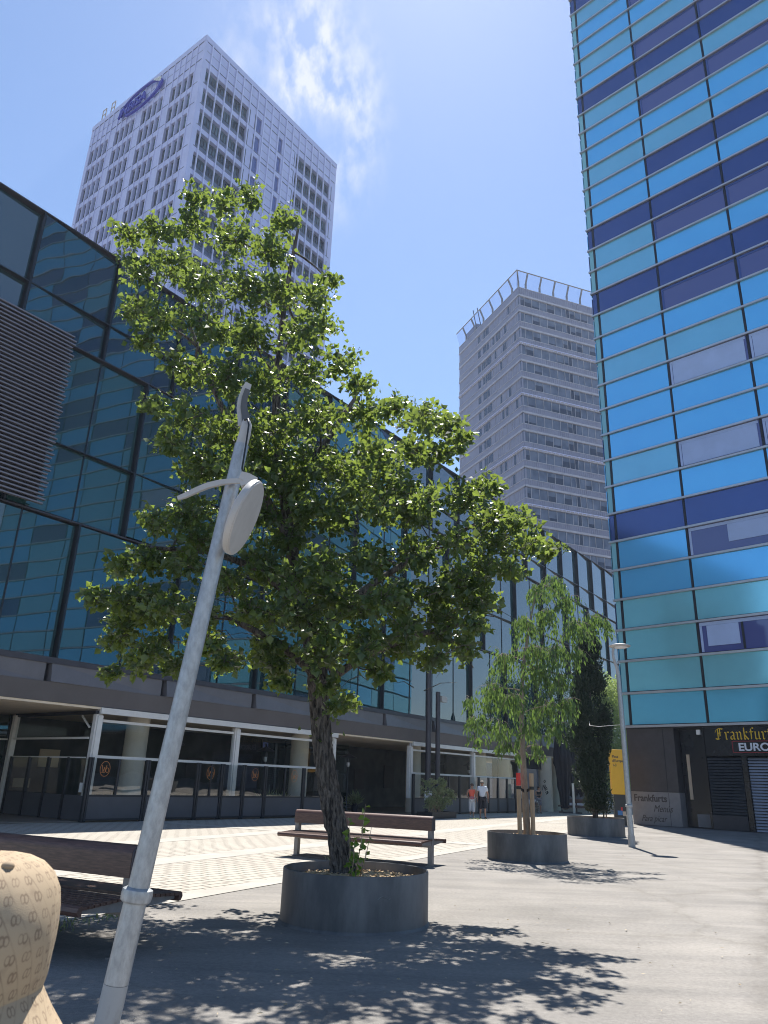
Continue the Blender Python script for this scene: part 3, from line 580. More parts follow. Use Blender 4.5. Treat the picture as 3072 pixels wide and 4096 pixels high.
for ci in range(7):
    seq = (c1, c2, c3)[ci] if ci < 3 else ''.join(rg.choice('BBTDBTWB') for _ in range(NR))
    for r in range(NR):
        k1 = seq[r]; a, b = ucol[ci] + .09, ucol[ci + 1] - .05; z0, z1 = Z0 + r * RH + .10, Z0 + (r + 1) * RH - .06
        tgt = MB() if (ci < 3 and r < 33) else stuff[k1]
        if k1 == 'W':
            tgt.box(FB, a, b, z0, z1, -.07, -.04)
            if ci < 3 and r < 33:
                w = tgt.build('window', M['vision_glass'], bt)
                f = MB(); f.box(FB, a + .03, a + .14, z0 + .03, z1 - .2, -.038, -.02); f.box(FB, a + .03, b - .05, z1 - .19, z1 - .03, -.038, -.02); f.build('window_frame', M['indigo'] if r > 13 else M['blind'], w)
                bl = blinds.get((ci, r))
                if bl:
                    q = MB(); wd = b - a; q.box(FB, a + .17 + wd * bl[0] * .96, a + wd * bl[1] * .97, z1 - .03 - (z1 - z0 - .06) * bl[2], z1 - .2, -.038, -.012); q.build('blind', M['blind'], w)
                if r == 2 and ci == 1:
                    q = MB(); q.box(FB, a + 2.0, a + 2.1, z0 + .02, z1 - .2, -.038, -.005); q.build('window_mullion', M['black_joint'], w)
        else:
            tgt.box(FB, a, b, z0, z1, -.07, -.03)
            if ci < 3 and r < 33: tgt.build('glass_panel', M[CM[k1] if r > 3 or k1 == 'D' else ('dull_blue' if k1 == 'B' else 'dull_teal')], bt)
for k1, mb in stuff.items():
    if mb.v: tag(mb.build('upper_glazing' if k1 != 'W' else 'upper_window', M[CM.get(k1, 'vision_glass')], bt), kind='stuff')
# corner strip: paler glass wrapping the edge
for r in range(NR):
    z0, z1 = Z0 + r * RH + .08, Z0 + (r + 1) * RH - .02; k1 = c1[r]
    m_ = MB(); m_.box(FB, .20, .46, z0, z1, -.08, -.035); m_.build('corner_strip', M['edge_glass'] if k1 != 'D' else M['indigo'], bt)
for r in range(NR + 1):
    z = Z0 + r * RH; m_ = MB(); m_.box(FB, .10, 30.4, z - .055, z + .055, -.09, .09); m_.build('rail', M['alu'], bt)
for ci in range(7):
    m_ = MB(); m_.box(FB, ucol[ci] - .03, ucol[ci] + .07, Z0, TOP, -.09, -.015); m_.build('mullion', M['black_joint'], bt)
# far side of the tower, seen in the glass opposite
FB2 = Fr(P2, heading(44.5), Vector((-heading(44.5).y, heading(44.5).x, 0)))
sides = {'B': MB(), 'T': MB(), 'D': MB()}
for ci in range(6):
    for r in range(NR):
        k1 = rg.choice('BTTDBT'); sides[k1].box(FB2, .4 + ci * 4.2, .4 + ci * 4.2 + 4.1, Z0 + r * RH + .1, Z0 + (r + 1) * RH - .06, .02, .06)
for k1, mb in sides.items(): tag(mb.build('side_glazing', M[CM[k1]], bt), kind='stuff')
# ground floor: shop
m_ = MB(); m_.box(FB, .3, 30.3, 0, 4.5, -25.5, -1.3); m_.build('ground_floor_wall', M['shop_black'], bt)
m_ = MB(); m_.box(FB, .22, 2.66, 1.56, 4.50, -1.2, -.12); m_.build('shop_panel', M['shop_panel'], bt)
m_ = MB(); m_.box(FB, 2.1, 2.13, 1.58, 4.48, -.119, -.112); m_.box(FB, .22, 2.66, 1.545, 1.56, -.8, -.10); m_.build('panel_joint', M['black_joint'], bt)
mp_ = MB(); mp_.box(FB, .22, 2.68, .02, 1.54, -1.2, -.12); mpo = mp_.build('menu_panel', M['menu_panel'], bt)
m_ = text_mb('Frankfurts', FB, .34, 1.10, -.118, .44, .004, bold=.010, sx=.93); m_.build('menu_lettering', M['menu_letter'], mpo)
m_ = text_mb('Menús', FB, 1.30, .64, -.118, .44, .003, shear=.4, sx=.82); m_.build('menu_lettering', M['menu_letter'], mpo)
m_ = text_mb('Para picar', FB, .66, .20, -.118, .40, .003, shear=.4, sx=.78); m_.build('menu_lettering', M['menu_letter'], mpo)
m_ = MB(); m_.box(FB, 2.13, 2.145, .03, 1.5, -.119, -.114); m_.build('panel_joint', M['black_joint'], mpo)
m_ = MB(); m_.box(FB, 2.70, 4.02, .03, 4.5, -.75, -.70); m_.build('shop_door', M['shop_black'], bt)
m_ = MB(); m_.box(FB, 2.95, 3.10, 1.25, 3.3, -.69, -.66); m_.build('door_strip', M['poster_tan'], bt)
m_ = MB(); m_.box(FB, 3.20, 3.95, .05, .62, -.69, -.66); m_.build('door_kickplate', M['menu_panel'], bt)
m_ = MB()
for i in range(24): m_.hexa([FB.p(4.15, .03 + i * .13, -.22), FB.p(5.70, .03 + i * .13, -.22), FB.p(5.70, .155 + i * .13, -.22), FB.p(4.15, .155 + i * .13, -.22), FB.p(4.15, .03 + i * .13, -.12), FB.p(5.70, .03 + i * .13, -.12), FB.p(5.70, .14 + i * .13, -.15), FB.p(4.15, .14 + i * .13, -.15)])
m_.build('dark_shutter', M['dark_shutter'], bt)
m_ = MB()
for i in range(25): m_.hexa([FB.p(5.98, .03 + i * .125, -.30), FB.p(9.6, .03 + i * .125, -.30), FB.p(9.6, .15 + i * .125, -.30), FB.p(5.98, .15 + i * .125, -.30), FB.p(5.98, .03 + i * .125, -.14), FB.p(9.6, .03 + i * .125, -.14), FB.p(9.6, .13 + i * .125, -.19), FB.p(5.98, .13 + i * .125, -.19)])
m_.build('roller_shutter', M['shutter'], bt)
m_ = MB(); m_.box(FB, 5.74, 5.96, .02, 3.2, -.5, -.08); m_.box(FB, 4.03, 4.13, .02, 4.4, -.5, -.09); m_.build('shutter_guide', M['shop_black'], bt)
m_ = MB(); m_.box(FB, 4.14, 5.7, .02, .62, -.112, -.09); m_.build('shop_plinth', M['shop_panel'], bt)
m_ = MB(); m_.box(FB, 3.80, 3.98, 4.18, 4.40, -.30, -.06); m_.build('alarm_box', M['white_frame'], bt)
sg = thing('shop_sign', tuple(FB.p(4.2, 3.2, 0)), 'black shop sign with yellow blackletter word above a red framed EUROPA', 'sign')
m_ = MB(); m_.box(FB, 4.18, 10.2, 3.22, 4.50, -.45, -.03); m_.build('board', M['shop_black'], sg)
BL = {'F': (1.0, [[(.35, 1.42), (.35, .12)], [(.16, 1.28), (.5, 1.48), (.95, 1.36)], [(.35, .85), (.72, .88)], [(.05, .16), (.32, .02), (.55, .12)], [(.05, .95), (.18, 1.28)], [(.60, 1.4), (.60, .45)]]),
      'r': (.62, [[(.08, .95), (.24, .85), (.24, .1), (.36, 0)], [(.30, .85), (.46, 1.0), (.58, .88)]]),
      'a': (.68, [[(.1, .86), (.3, 1.0), (.5, .85), (.5, .12), (.62, 0)], [(.5, .56), (.13, .40), (.13, .15), (.28, 0), (.48, .15)]]),
      'n': (.74, [[(.06, .95), (.2, .85), (.2, .1), (.3, 0)], [(.22, .82), (.42, 1.0), (.58, .85), (.58, .1), (.68, 0)]]),
      'k': (.70, [[(.2, 1.48), (.2, .1), (.3, 0)], [(.2, .80), (.45, 1.0), (.55, .84), (.25, .55), (.55, .12), (.66, 0)]]),
      'f': (.55, [[(.55, 1.38), (.40, 1.48), (.25, 1.3), (.25, .05)], [(.05, .95), (.5, .95)]]),
      'u': (.72, [[(.10, .98), (.14, .9), (.14, .15), (.28, 0), (.5, .15)], [(.55, .98), (.55, .1), (.66, 0)]]),
      't': (.5, [[(.2, 1.3), (.2, .12), (.32, 0), (.45, .1)], [(.05, .95), (.42, .95)]])}
m_ = MB(); x_ = 4.70; S_ = .40; lay = 0
for ch in 'Frankfurt':
    wd, strokes = BL[ch]
    for st in strokes:
        for a, b in zip(st[:-1], st[1:]):
            hv = (.060, .060); lay += 1; w = -.026 + .0004 * (lay % 9)
            q = [(a[0] - hv[0], a[1] - hv[1]), (a[0] + hv[0], a[1] + hv[1]), (b[0] + hv[0], b[1] + hv[1]), (b[0] - hv[0], b[1] - hv[1])]
            vs = [FB.p(x_ + p[0] * S_ * .95, 3.93 + p[1] * S_ * .86, w) for p in q]; m_.prism(vs, N2 * .012)
    x_ += wd * S_ * 1.02
m_.build('lettering', M['yellow_letter'], sg)
m_ = text_mb('EUROPA', FB, 5.68, 3.44, -.026, .47, .006, bold=.012, sx=1.12); m_.build('lettering', M['white_letter'], sg)
m_ = MB(); m_.box(FB, 5.45, 8.35, 3.345, 3.372, -.028, -.012); m_.box(FB, 5.45, 8.35, 3.838, 3.865, -.028, -.012); m_.box(FB, 5.42, 5.448, 3.36, 3.85, -.028, -.012); m_.box(FB, 8.352, 8.38, 3.36, 3.85, -.028, -.012); m_.build('sign_border', M['red_line'], sg)

# ------------------------------------------------------------------ white gridded tower behind
S3 = 0.8
CA = Vector((-33.7 * S3, 94.15 * S3, 0)); HT = CAM_H + 121.55 * S3
DR = heading(37.2); NRm = Vector((DR.y, -DR.x, 0)); DL = heading(-52.8); NL = Vector((DL.y, -DL.x, 0)) * -1
if NL.dot(-CA) < 0: NL = -NL
FRt = Fr(CA, DR, NRm); FLt = Fr(CA, DL, NL)
wt = thing('office_tower', (CA.x, CA.y, 0), 'white gridded high-rise with deep set windows rising behind the poplar', 'tower')
WR, WL = 35.3 * S3, 34.2 * S3; PIT = 4.63 * S3; ZT = HT - 6.85 * S3; OPR = 3.45 * S3; OPL = 3.25 * S3; NF = 14
m_ = MB()
core = [FRt.p(.6, 0, -.6), FRt.p(WR - .6, 0, -.6), FRt.p(WR - .6, 0, -WL + .6), FRt.p(.6, 0, -WL + .6)]
m_.prism(core, (0, 0, HT - 1.0)); m_.build('core', M['tower_dark'], wt)
wall = MB(); fins = MB(); joint = MB(); rails = MB()
def grid(F, W, zt, op, openings, sgn):
    """spandrels per floor and piers between openings"""
    for i in range(NF + 1):
        za = HT - 6.0 * S3 if i == 0 else zt - (i - 1) * PIT - op; zb = zt - i * PIT if i < NF else 0
        wall.box(F, .012, W - .012, zb, za - .0, -.55, 0.0)
        if i: joint.box(F, .5, W - .5, za - .14, za - .06, 0.002, .03)
    us = [0.0] + [x for ab in openings for x in ab] + [W]
    for a, b in zip(us[0::2], us[1::2]): wall.box(F, a + (.0 if a else .014), b - (.0 if b < W else .014), zt - NF * PIT, HT - 6.3 * S3, -.552, .012)
# right face
opR = [(.93, 11.0), (12.93, 14.25), (18.74, 19.75), (23.6, 33.75)]
grid(FRt, WR, ZT, OPR, [(a * S3, b * S3) for a, b in opR], 1)
finsR = [1.53 + 1.872 * k for k in range(18)]
for u in finsR: fins.box(FRt, u * S3 - .06, u * S3 + .06, 30, HT - 1.25 * S3, .015, .22)
grpL = [(1.85 + 8.27 * g, 8.15 + 8.27 * g) for g in range(4)]
grid(FLt, WL, ZT - .35 * S3, OPL, [(a * S3, b * S3) for a, b in grpL], -1)
for g in range(4):
    for j in range(4): u = (1.85 + 8.27 * g + 1.575 * (j + 1)) * S3; (wall.box(FLt, u - .10, u + .10, 30, HT - 6.4 * S3, -.35, .016) if j < 3 else None)
for k in range(20): u = (1.85 + 8.27 * (k // 5) + 1.575 * (k % 5)) * S3; fins.box(FLt, u - .05, u + .05, 30, HT - 1.25 * S3, .02, .13)
# parapet
for F, W in ((FRt, WR), (FLt, WL)):
    wall.box(F, .0, W, HT - 1.2 * S3, HT, -.5, .05); wall.box(F, .016, W - .016, HT - 6.0 * S3, HT - 1.2 * S3, -.45, -.02)
    joint.box(F, .4, W - .3, HT - 1.3 * S3, HT - 1.2 * S3 - .02, -.019, .03); joint.box(F, .4, W - .3, HT - 5.4 * S3, HT - 5.28 * S3, -.019, .02); joint.box(F, .4, W - .3, HT - 3.3 * S3, HT - 3.24 * S3, -.019, -.004)
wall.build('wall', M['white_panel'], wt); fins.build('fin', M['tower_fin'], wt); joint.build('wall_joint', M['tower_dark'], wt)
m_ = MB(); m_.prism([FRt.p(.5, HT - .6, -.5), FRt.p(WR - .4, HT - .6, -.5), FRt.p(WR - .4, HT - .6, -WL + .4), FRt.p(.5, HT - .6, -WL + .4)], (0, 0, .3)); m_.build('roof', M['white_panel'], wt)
for f in range(NF):
    zt = ZT - f * PIT
    for a, b in (opR[0], opR[3]):
        g = MB(); g.box(FRt, a * S3 + .02, b * S3 - .02, zt - OPR + .02, zt - .02, -.58, -.50); go = g.build('loggia', M['tower_glass'], wt)
        r = MB(); n = 0; u = a * S3 + .1
        while u < b * S3 - .1:
            r.box(FRt, u, u + .09, zt - OPR + .05, zt - .35, -.498, -.42); u += .50
        r.box(FRt, a * S3 + .05, b * S3 - .05, zt - OPR + 1.0, zt - OPR + 1.08, -.40, -.34); r.build('loggia_frame', M['tower_dark'], go)
        r = MB(); r.box(FRt, a * S3 + .05, b * S3 - .05, zt - OPR + .06, zt - OPR + .98, -.38, -.36); r.build('balustrade', M['grey_glass'], go)
    for a, b in (opR[1], opR[2]):
        g = MB(); g.box(FRt, a * S3 + .02, b * S3 - .02, zt - OPR + .02, zt - .02, -.58, -.20); g.build('slot_window', M['vision_glass'], wt)
    for a, b in grpL:
        z2 = zt - .35 * S3; g = MB(); g.box(FLt, a * S3 + .02, b * S3 - .02, z2 - OPL + .02, z2 - .02, -.58, -.30); go = g.build('window', M['tower_glass'], wt)
        r = MB()
        for j in range(3):
            u = (a + 1.575 * j + .62) * S3; r.box(FLt, u, u + .16, z2 - OPL + .05, z2 - .3, -.298, -.26)
            r.box(FLt, u - .35, u + .62, z2 - OPL + .55, z2 - OPL + .66, -.259, -.235)
        r.box(FLt, (a + 4.9) * S3, b * S3 - .05, z2 - OPL + .2, z2 - .1, -.298, -.26); r.build('window_frame', M['tower_dark'], go)
# narrow joints by the slot windows
m_ = MB()
for f in range(NF):
    zt = ZT - f * PIT
    for u in (11.25, 12.55, 23.1, 34.0): m_.box(FRt, u * S3, u * S3 + .12, zt - OPR, zt, .013, .02)
    for a, b in ((14.6, 18.4), (20.3, 23.0)): m_.box(FRt, a * S3, b * S3, zt - .12, zt + .02, .013, .03); m_.box(FRt, a * S3, b * S3, zt - OPR * .55, zt - OPR * .55 + .04, .013, .018)
tag(m_.build('panel_joint', M['tower_dark'], wt), kind='stuff')
# window-cleaning cradle on the roof edge
cr = thing('roof_cradle', tuple(FLt.p(27.6 * S3, HT, -1)), 'small window cleaning cradle on the roof edge of the white tower', 'cradle')
m_ = MB(); b_ = FLt.p(27.6 * S3, HT - .2, -.2)
for du in (0, 2.4):
    for dx, dz in ((0, 0), (.9, 0)): m_.bar(b_ + DL * (du + dx) + Vector((0, 0, .3)), b_ + DL * (du + dx) + Vector((0, 0, 2.6)), .12, .12)
    m_.bar(b_ + DL * du + Vector((0, 0, 2.55)), b_ + DL * (du + .9) + Vector((0, 0, 2.55)), .12, .12); m_.bar(b_ + DL * du + Vector((0, 0, 1.5)), b_ + DL * (du + .9) + Vector((0, 0, 1.5)), .1, .1)
m_.bar(b_ + DL * .5 + Vector((0, 0, .35)), b_ + DL * 2.8 + Vector((0, 0, .35)), .12, .12); m_.build('cage', M['crown_steel'], cr)
m_ = MB(); m_.box(Fr(b_, DL, NL), -.1, 3.4, -.1, .9, -1.5, -.1); m_.build('base', M['crown_steel'], cr)
# company sign: letters and swoosh ring
FLx = Fr(FLt.p(0, 0, .26), -DL, NL)
sgn = thing('rooftop_sign', tuple(FLt.p(17 * S3, HT - 5 * S3, .2)), 'blue oval INBISA company sign on the top of the white tower', 'sign')
m_ = text_mb('INBISA', FLx, -23.9 * S3, HT - 5.0 * S3, .05, 2.75 * S3, .12, shear=.25, bold=.035, sx=1.02); m_.build('lettering', M['sign_blue'], sgn)
m_ = MB(); n_ = 56; vs, fs = [], []
for i in range(n_ + 1):
    a = R_(200) - R_(340) * i / n_; th = .09 + .32 * max(0, math.cos(a)) ** 2 + .10
    for s_ in (1, -1):
        for w in (0, .3): vs.append(FLx.p((-17.0 + (5.9 + s_ * th * .9) * math.cos(a)) * S3, HT + (-4.0 + (2.35 + s_ * th * .7) * math.sin(a)) * S3, w))
for i in range(n_):
    b = i * 4
    for q in ((0, 1, 5, 4), (1, 3, 7, 5), (3, 2, 6, 7), (2, 0, 4, 6)): fs.append(tuple(b + j for j in q))
m_.add(vs, fs); m_.build('oval', M['sign_blue'], sgn)
m_ = MB(); n_ = 10; vs, fs = [], []
for i in range(n_ + 1):
    a = R_(52) - R_(48) * i / n_; th = .12 + .5 * math.sin(math.pi * i / n_)
    for s_ in (1, -1): vs.append(FLx.p((-17.0 + (5.9 + s_ * th) * math.cos(a)) * S3, HT + (-4.0 + (2.35 + s_ * th * .6) * math.sin(a)) * S3, .34))
for i in range(n_): fs.append((2 * i, 2 * i + 1, 2 * i + 3, 2 * i + 2))
m_.add(vs, fs); m_.build('highlight', M['sign_pale'], sgn)

# ------------------------------------------------------------------ grey banded tower in the middle distance
S4 = 1.15
CB = Vector((19.93 * S4, 97.99 * S4, 0)); HB = CAM_H + 74.0 * S4
DbR = heading(69.5); NbR = Vector((DbR.y, -DbR.x, 0)); DbL = heading(-22.5); NbL = Vector((-DbL.y, DbL.x, 0))
if NbL.dot(-CB) < 0: NbL = -NbL
FbR = Fr(CB, DbR, NbR); FbL = Fr(CB, DbL, NbL)
WbR, WbL = 19.0 * S4, 22.3
gt = thing('grey_tower', (CB.x, CB.y, 0), 'grey banded high-rise with ribbed balcony bands and a glass rooftop screen', 'tower')
m_ = MB(); m_.prism([FbR.p(.5, 0, -.5), FbR.p(WbR - .5, 0, -.5), FbR.p(WbR - .5, 0, -WbL + .5), FbR.p(.5, 0, -WbL + .5)], (0, 0, HB - .4)); m_.build('core', M['tower_dark'], gt)
PB = 2.93 * S4; ZB = CAM_H + (73.94 - 1.55) * S4
ribs = MB(); ledges = MB(); dots = MB()
def jitter(F, W):
    return None
NFb = 22
for f in range(NFb + 1):
    zw = ZB - (f - 1) * PB - 1.72 * S4 if f else HB          # bottom of the window band above
    zt = ZB - f * PB                                        # top of the window band below
    for F, W in ((FbR, WbR), (FbL, WbL)):
        ribs.box(F, .01, W - .01, zt + .38, zw, -.45, .0)
        ledges.box(F, -.02, W, zt + .02, zt + .375, -.45, .10)
        ledges.box(F, -.01, W, zw - .06, zw + .05, .001, .06)
        if f in (3, 6, 9, 12, 15):
            dots.box(F, -.08, W, zt + .28, zt + .40, .101, .26)
            n = int(W / .8)
            for i in range(n): dots.box(F, .3 + i * .8, .42 + i * .8, zt + .12, zt + .28, .101, .2)
# vertical ribs of the balcony bands
for f in range(NFb + 1):
    zw = ZB - (f - 1) * PB - 1.72 * S4 if f else HB; zt = ZB - f * PB
    if f < 17:
        n = int(WbR / .42)
        for i in range(n): ribs.box(FbR, .2 + i * .42, .33 + i * .42, zt + .40, zw - .08, .001, .045)
ribs.build('balcony_band', M['rib_panel'], gt); ledges.build('ledge', M['ledge'], gt); dots.build('blind_rail', M['tower_fin'], gt)
cuts = [0.05, 1.03, 2.40, 3.78, 5.15, 6.55, 7.85, 8.72, 9.36, 10.4, 11.5, 12.8, 14.1, 15.4, 16.7, 18.9]
rb = random.Random(8)
for f in range(NFb):
    zt = ZB - f * PB; zb = zt - 1.72 * S4
    g = MB(); g.box(FbR, .05, WbR - .1, zb, zt, -.40, -.16); go = g.build('window_band', M['grey_glass'], gt)
    d = MB(); fr = MB()
    for a, b in zip(cuts[:-1], cuts[1:]):
        dk = rb.random()
        if abs(a - 8.72) < .01: d.box(FbR, a * S4 + .05, b * S4 - .05, zb + .05, zt - .05, -.158, -.14)
        elif dk < .33: d.box(FbR, a * S4 + .05, b * S4 - .05, zb + .05, zb + (.2 + .5 * rb.random()) * (zt - zb), -.158, -.14)
        fr.box(FbR, b * S4 - .035, b * S4 + .035, zb, zt, -.15, -.09)
    fr.box(FbR, .05, WbR - .1, zb + .001, zb + .06, -.15, -.08)
    merge(d, M['dark_glass'], go); fr.build('window_frame', M['ledge'], go)
    g = MB(); g.box(FbL, .05, WbL * .66, zb, zt, -.40, -.10); go = g.build('window_band', M['rib_panel'], gt)
    fr = MB(); d = MB()
    u = 1.2
    while u < WbL * .6:
        fr.box(FbL, u, u + .06, zb, zt, -.099, -.05); 
        if rb.random() < .25: d.box(FbL, u + .1, u + .8, zb + .1, zt - .1, -.099, -.08)
        u += rb.choice((1.3, 1.6, 1.6, .6))
    for q in (.48, .62): d.box(FbL, WbL * q, WbL * q + 2.2, zb + .4, zt - .15, -.0985, -.085)
    merge(fr, M['ledge'], go); merge(d, M['dark_glass'], go)
m_ = MB(); m_.box(FbL, WbL * .66, WbL - .02, 20, HB - .02, -.42, -.06); m_.build('blank_wall', M['rib_panel'], gt)
m_ = MB(); m_.prism([FbR.p(.6, HB, -WbL + 5), FbR.p(9, HB, -WbL + 5), FbR.p(9, HB, -WbL + .6), FbR.p(.6, HB, -WbL + .6)], (0, 0, 3.2)); m_.build('plant_room', M['rib_panel'], gt)
# rooftop screen: leaning posts, glass, top tube
ht = 2.65 * S4
for F, W, st in ((FbR, WbR, 1.5), (FbL, WbL, .1)):
    u = st * S4 if F is FbR else 2.1 * S4
    k = 0
    while u < W:
        m = MB(); m.bar(F.p(u, HB - .1, -.25), F.p(u, HB + 1.35, -.25), .26, .30, ref=F.d); m.bar(F.p(u, HB + 1.3, -.25), F.p(u + (.0), HB + ht, .55), .22, .26, ref=F.d); m.build('screen_post', M['crown_steel'], gt); u += 2.55 * S4 if F is FbR else 3.0 * S4; k += 1
    m = MB(); m.quad(F.p(-.3, HB + .1, -.2), F.p(W, HB + .1, -.2), F.p(W, HB + ht, .62), F.p(-.6, HB + ht, .62)); m.build('screen_glass', M['roof_glass'], gt)
    m = MB(); m.tube([F.p(-.6, HB + ht + .05, .6), F.p(W, HB + ht + .05, .6)], .10, 8); m.build('screen_rail', M['crown_steel'], gt)
m = MB(); m.bar(FbR.p(.1, HB - .1, -.1), FbR.p(.1, HB + 1.3, -.1), .26, .3); m.bar(FbR.p(.1, HB + 1.3, -.1), FbR.p(-.5, HB + ht, .6), .24, .28); m.build('screen_post', M['crown_steel'], gt)
for u, h in ((12.6, 5.2), (14.0, 5.6)):
    m = MB(); m.bar(FbL.p(u * S4, HB, -.8), FbL.p(u * S4 + .6, HB + h, -.2), .14, .14); m.build('mast', M['steel_dark'], gt)

# ------------------------------------------------------------------ planters
def planter(c, R, h, label):
    t = thing('planter', (c[0], c[1], 0), label, 'planter', 'round steel planters')
    m = MB(); m.lathe((c[0], c[1], 0), [(R + .02, .0), (R + .015, .015), (R, .03), (R, h - .012), (R - .004, h), (R - .022, h), (R - .026, h - .012), (R - .026, h - .16)], 72, close_top=False); m.build('wall', M['planter'], t, smooth='auto')
    m = MB(); n = 40; prof = [(1e-3, h - .06), (R * .3, h - .065), (R * .6, h - .08), (R * .85, h - .10), (R - .02, h - .12)]
    m.lathe((c[0], c[1], 0), prof[::-1], 40, close_top=False); mo = m.build('soil', M['mulch'], t, smooth=True)
    m = MB(); rr2 = random.Random(int(c[1] * 10))
    for i in range(int(520 * R)):
        a = rr2.uniform(0, 6.28); q = R * .95 * math.sqrt(rr2.random()); x, y = c[0] + q * math.cos(a), c[1] + q * math.sin(a); z = h - .055 - .06 * (q / R) ** 2
        d = Vector((rr2.uniform(-1, 1), rr2.uniform(-1, 1), rr2.uniform(-.25, .35))).normalized(); L = rr2.uniform(.015, .045)
        m.bar(Vector((x, y, z)) - d * L, Vector((x, y, z)) + d * L, rr2.uniform(.012, .028), .006)
    tag(m.build('mulch', M['chip'], t), kind='stuff')
    return t
PL1, PL2, PL3 = (-.19, 9.89), (3.53, 18.58), (7.99, 28.92)
planter(PL1, .87, .57, 'round dark grey planter in the foreground holding the big poplar')
m = MB()
sc_ = [(.075, .345), (.095, .365), (.120, .376), (.150, .372), (.175, .358), (.20, .350), (.215, .354)]
m.tube([(x, 9.89 - math.sqrt(.871 ** 2 - (x + .19) ** 2), z) for x, z in sc_], .0035, 5, flat=.5); m.build('scratch', M['galv'], [o for o in bpy.data.objects if o.name == 'planter'][0])
planter(PL2, .90, .58, 'round dark grey planter holding the staked young tree, behind the bench')
planter(PL3, 1.0, .62, 'round dark grey planter holding the dark cypress near the yellow totem')

# ------------------------------------------------------------------ benches: double sided, backrest in the middle
BH = Vector((.887, -.462, 0)).normalized(); BPn = Vector((.462, .887, 0)).normalized()
def bench(E, label, length=3.30):
    """E = centre of the right hand end"""
    Fb = Fr((E[0], E[1], 0), -BH, -BPn)        # u runs to the left along the bench, w towards the camera
    t = thing('bench', (E[0], E[1], 0), label, 'bench', 'double sided wooden benches')
    prof = lambda w0, hh: None
    # backrest: round topped wooden box
    arc = [(.085 * math.cos(a), .845 + .085 * math.sin(a)) for a in [math.pi * i / 10 for i in range(11)]]
    pts = [(.085, .655)] + arc + [(-.085, .655)]
    m = MB(); m.prism([Fb.p(.0, z, w) for w, z in pts], Fb.d * length); m.build('backrest', M['bench_wood'], t, smooth='auto')
    m = MB(); m.prism([Fb.p(-.012, z, w) for w, z in [(w_ * .96, .845 + (z_ - .845) * .97) for w_, z_ in pts]], Fb.d * .011); m.build('end_plate', M['steel_dark'], t)
    # seat slats both sides
    m = MB()
    for s in (1, -1):
        for i in range(8):
            w = s * (.075 + i * .067); m.box(Fb, -.02, length + .05, .478 - .004 * i, .505 - .004 * i, w, w + s * .056)
        w = s * .612
        m.prism([Fb.p(-.02, z, s * w_) for w_, z in ((.60, .40), (.635, .405), (.655, .44), (.645, .472), (.615, .484), (.60, .478))], Fb.d * (length + .07))
    m.build('seat', M['bench_wood'], t)
    m = MB()
    for u in (.02, length * .36, length * .66, length - .06):
        m.prism([Fb.p(u, z, w) for w, z in ((-.585, .470), (-.585, .42), (-.10, .38), (.10, .38), (.585, .42), (.585, .470))], Fb.d * .05)
    m.build('seat_bracket', M['bench_steel'], t)
    m = MB(); m.box(Fb, .07, length - .07, .34, .40, -.05, .05); m.build('beam', M['bench_steel'], t)
    for u in (.0, length - .10):
        m = MB(); m.box(Fb, u + .005, u + .095, 0, .655, -.055, .055); m.box(Fb, u - .03, u + .13, 0, .012, -.11, .11); m.build('leg', M['bench_steel'], t)
    if label.startswith('brown wooden bench behind'):
        l = text_mb('VGV', Fr(Fb.p(.42, 0, .055), BH, -BPn), 0, .345, .0, .075, .002, bold=.004); l.build('scrawl', M['cable'], t)
    return t
bench((1.22, 16.42), 'brown wooden bench behind the poplar planter, on the pale paving')
bench((-2.17, 7.62), 'brown wooden bench at the left edge behind the leaning lamp post')
bench((14.9, 53.4), 'small distant wooden bench seen behind the cypress planter', 2.4)

# ------------------------------------------------------------------ lamp posts
def blade(m, pts, wd, th, ref):
    pts = [Vector(p) for p in pts]
    for i in range(len(pts) - 1):
        pass
    vs, fs = [], []
    for i, p in enumerate(pts):
        t = (pts[min(i + 1, len(pts) - 1)] - pts[max(i - 1, 0)]).normalized(); x = t.cross(Vector(ref)).normalized(); y = x.cross(t).normalized()
        w = wd[i] / 2; h = th[i] / 2
        for a, b in ((-1, -1), (1, -1), (1, 1), (-1, 1)): vs.append(p + x * a * h + y * b * w)
    for i in range(len(pts) - 1):
        for k in range(4): fs.append((i * 4 + k, i * 4 + (k + 1) % 4, i * 4 + 4 + (k + 1) % 4, i * 4 + 4 + k))
    fs += [(3, 2, 1, 0), tuple((len(pts) - 1) * 4 + k for k in range(4))]
    return m.add(vs, fs)
# near post, knocked over to the right, its head hanging
lp = thing('lamp_post', (-1.37, 4.5, 0), 'leaning galvanised lamp post in the foreground with its round head hanging loose', 'street lamp', 'street lamps')
A0, A1 = Vector((-1.37, 4.5, 0)), Vector((-.957, 4.5, 3.62)); ax = (A1 - A0).normalized()
at_ = lambda z: A0 + ax * (z / ax.z)
m = MB(); m.tube([at_(.0), at_(.52)], [.0635, .0632], 24); m.build('base_sleeve', M['galv_low'], lp, smooth='auto')
m = MB(); m.tube([at_(.522), at_(.93)], [.063, .061], 24); m.build('lower_tube', M['galv'], lp, smooth='auto')
m = MB(); m.tube([at_(.90), at_(.91), at_(.94), at_(.965), at_(.975)], [.068, .080, .084, .080, .060], 24); m.build('collar', M['galv'], lp, smooth='auto')
m = MB(); m.tube([at_(.96), at_(2.0), at_(3.62)], [.057, .052, .046], 24); m.build('pole', M['galv'], lp, smooth='auto')
m = MB(); m.tube([at_(3.58), at_(3.64), Vector((-.945, 4.5, 3.70)), Vector((-.94, 4.5, 3.77)), Vector((-.945, 4.505, 3.80))], [.040, .040, .039, .036, .026], 20)
m.build('adapter', M['lamp_grey'], lp, smooth='auto')
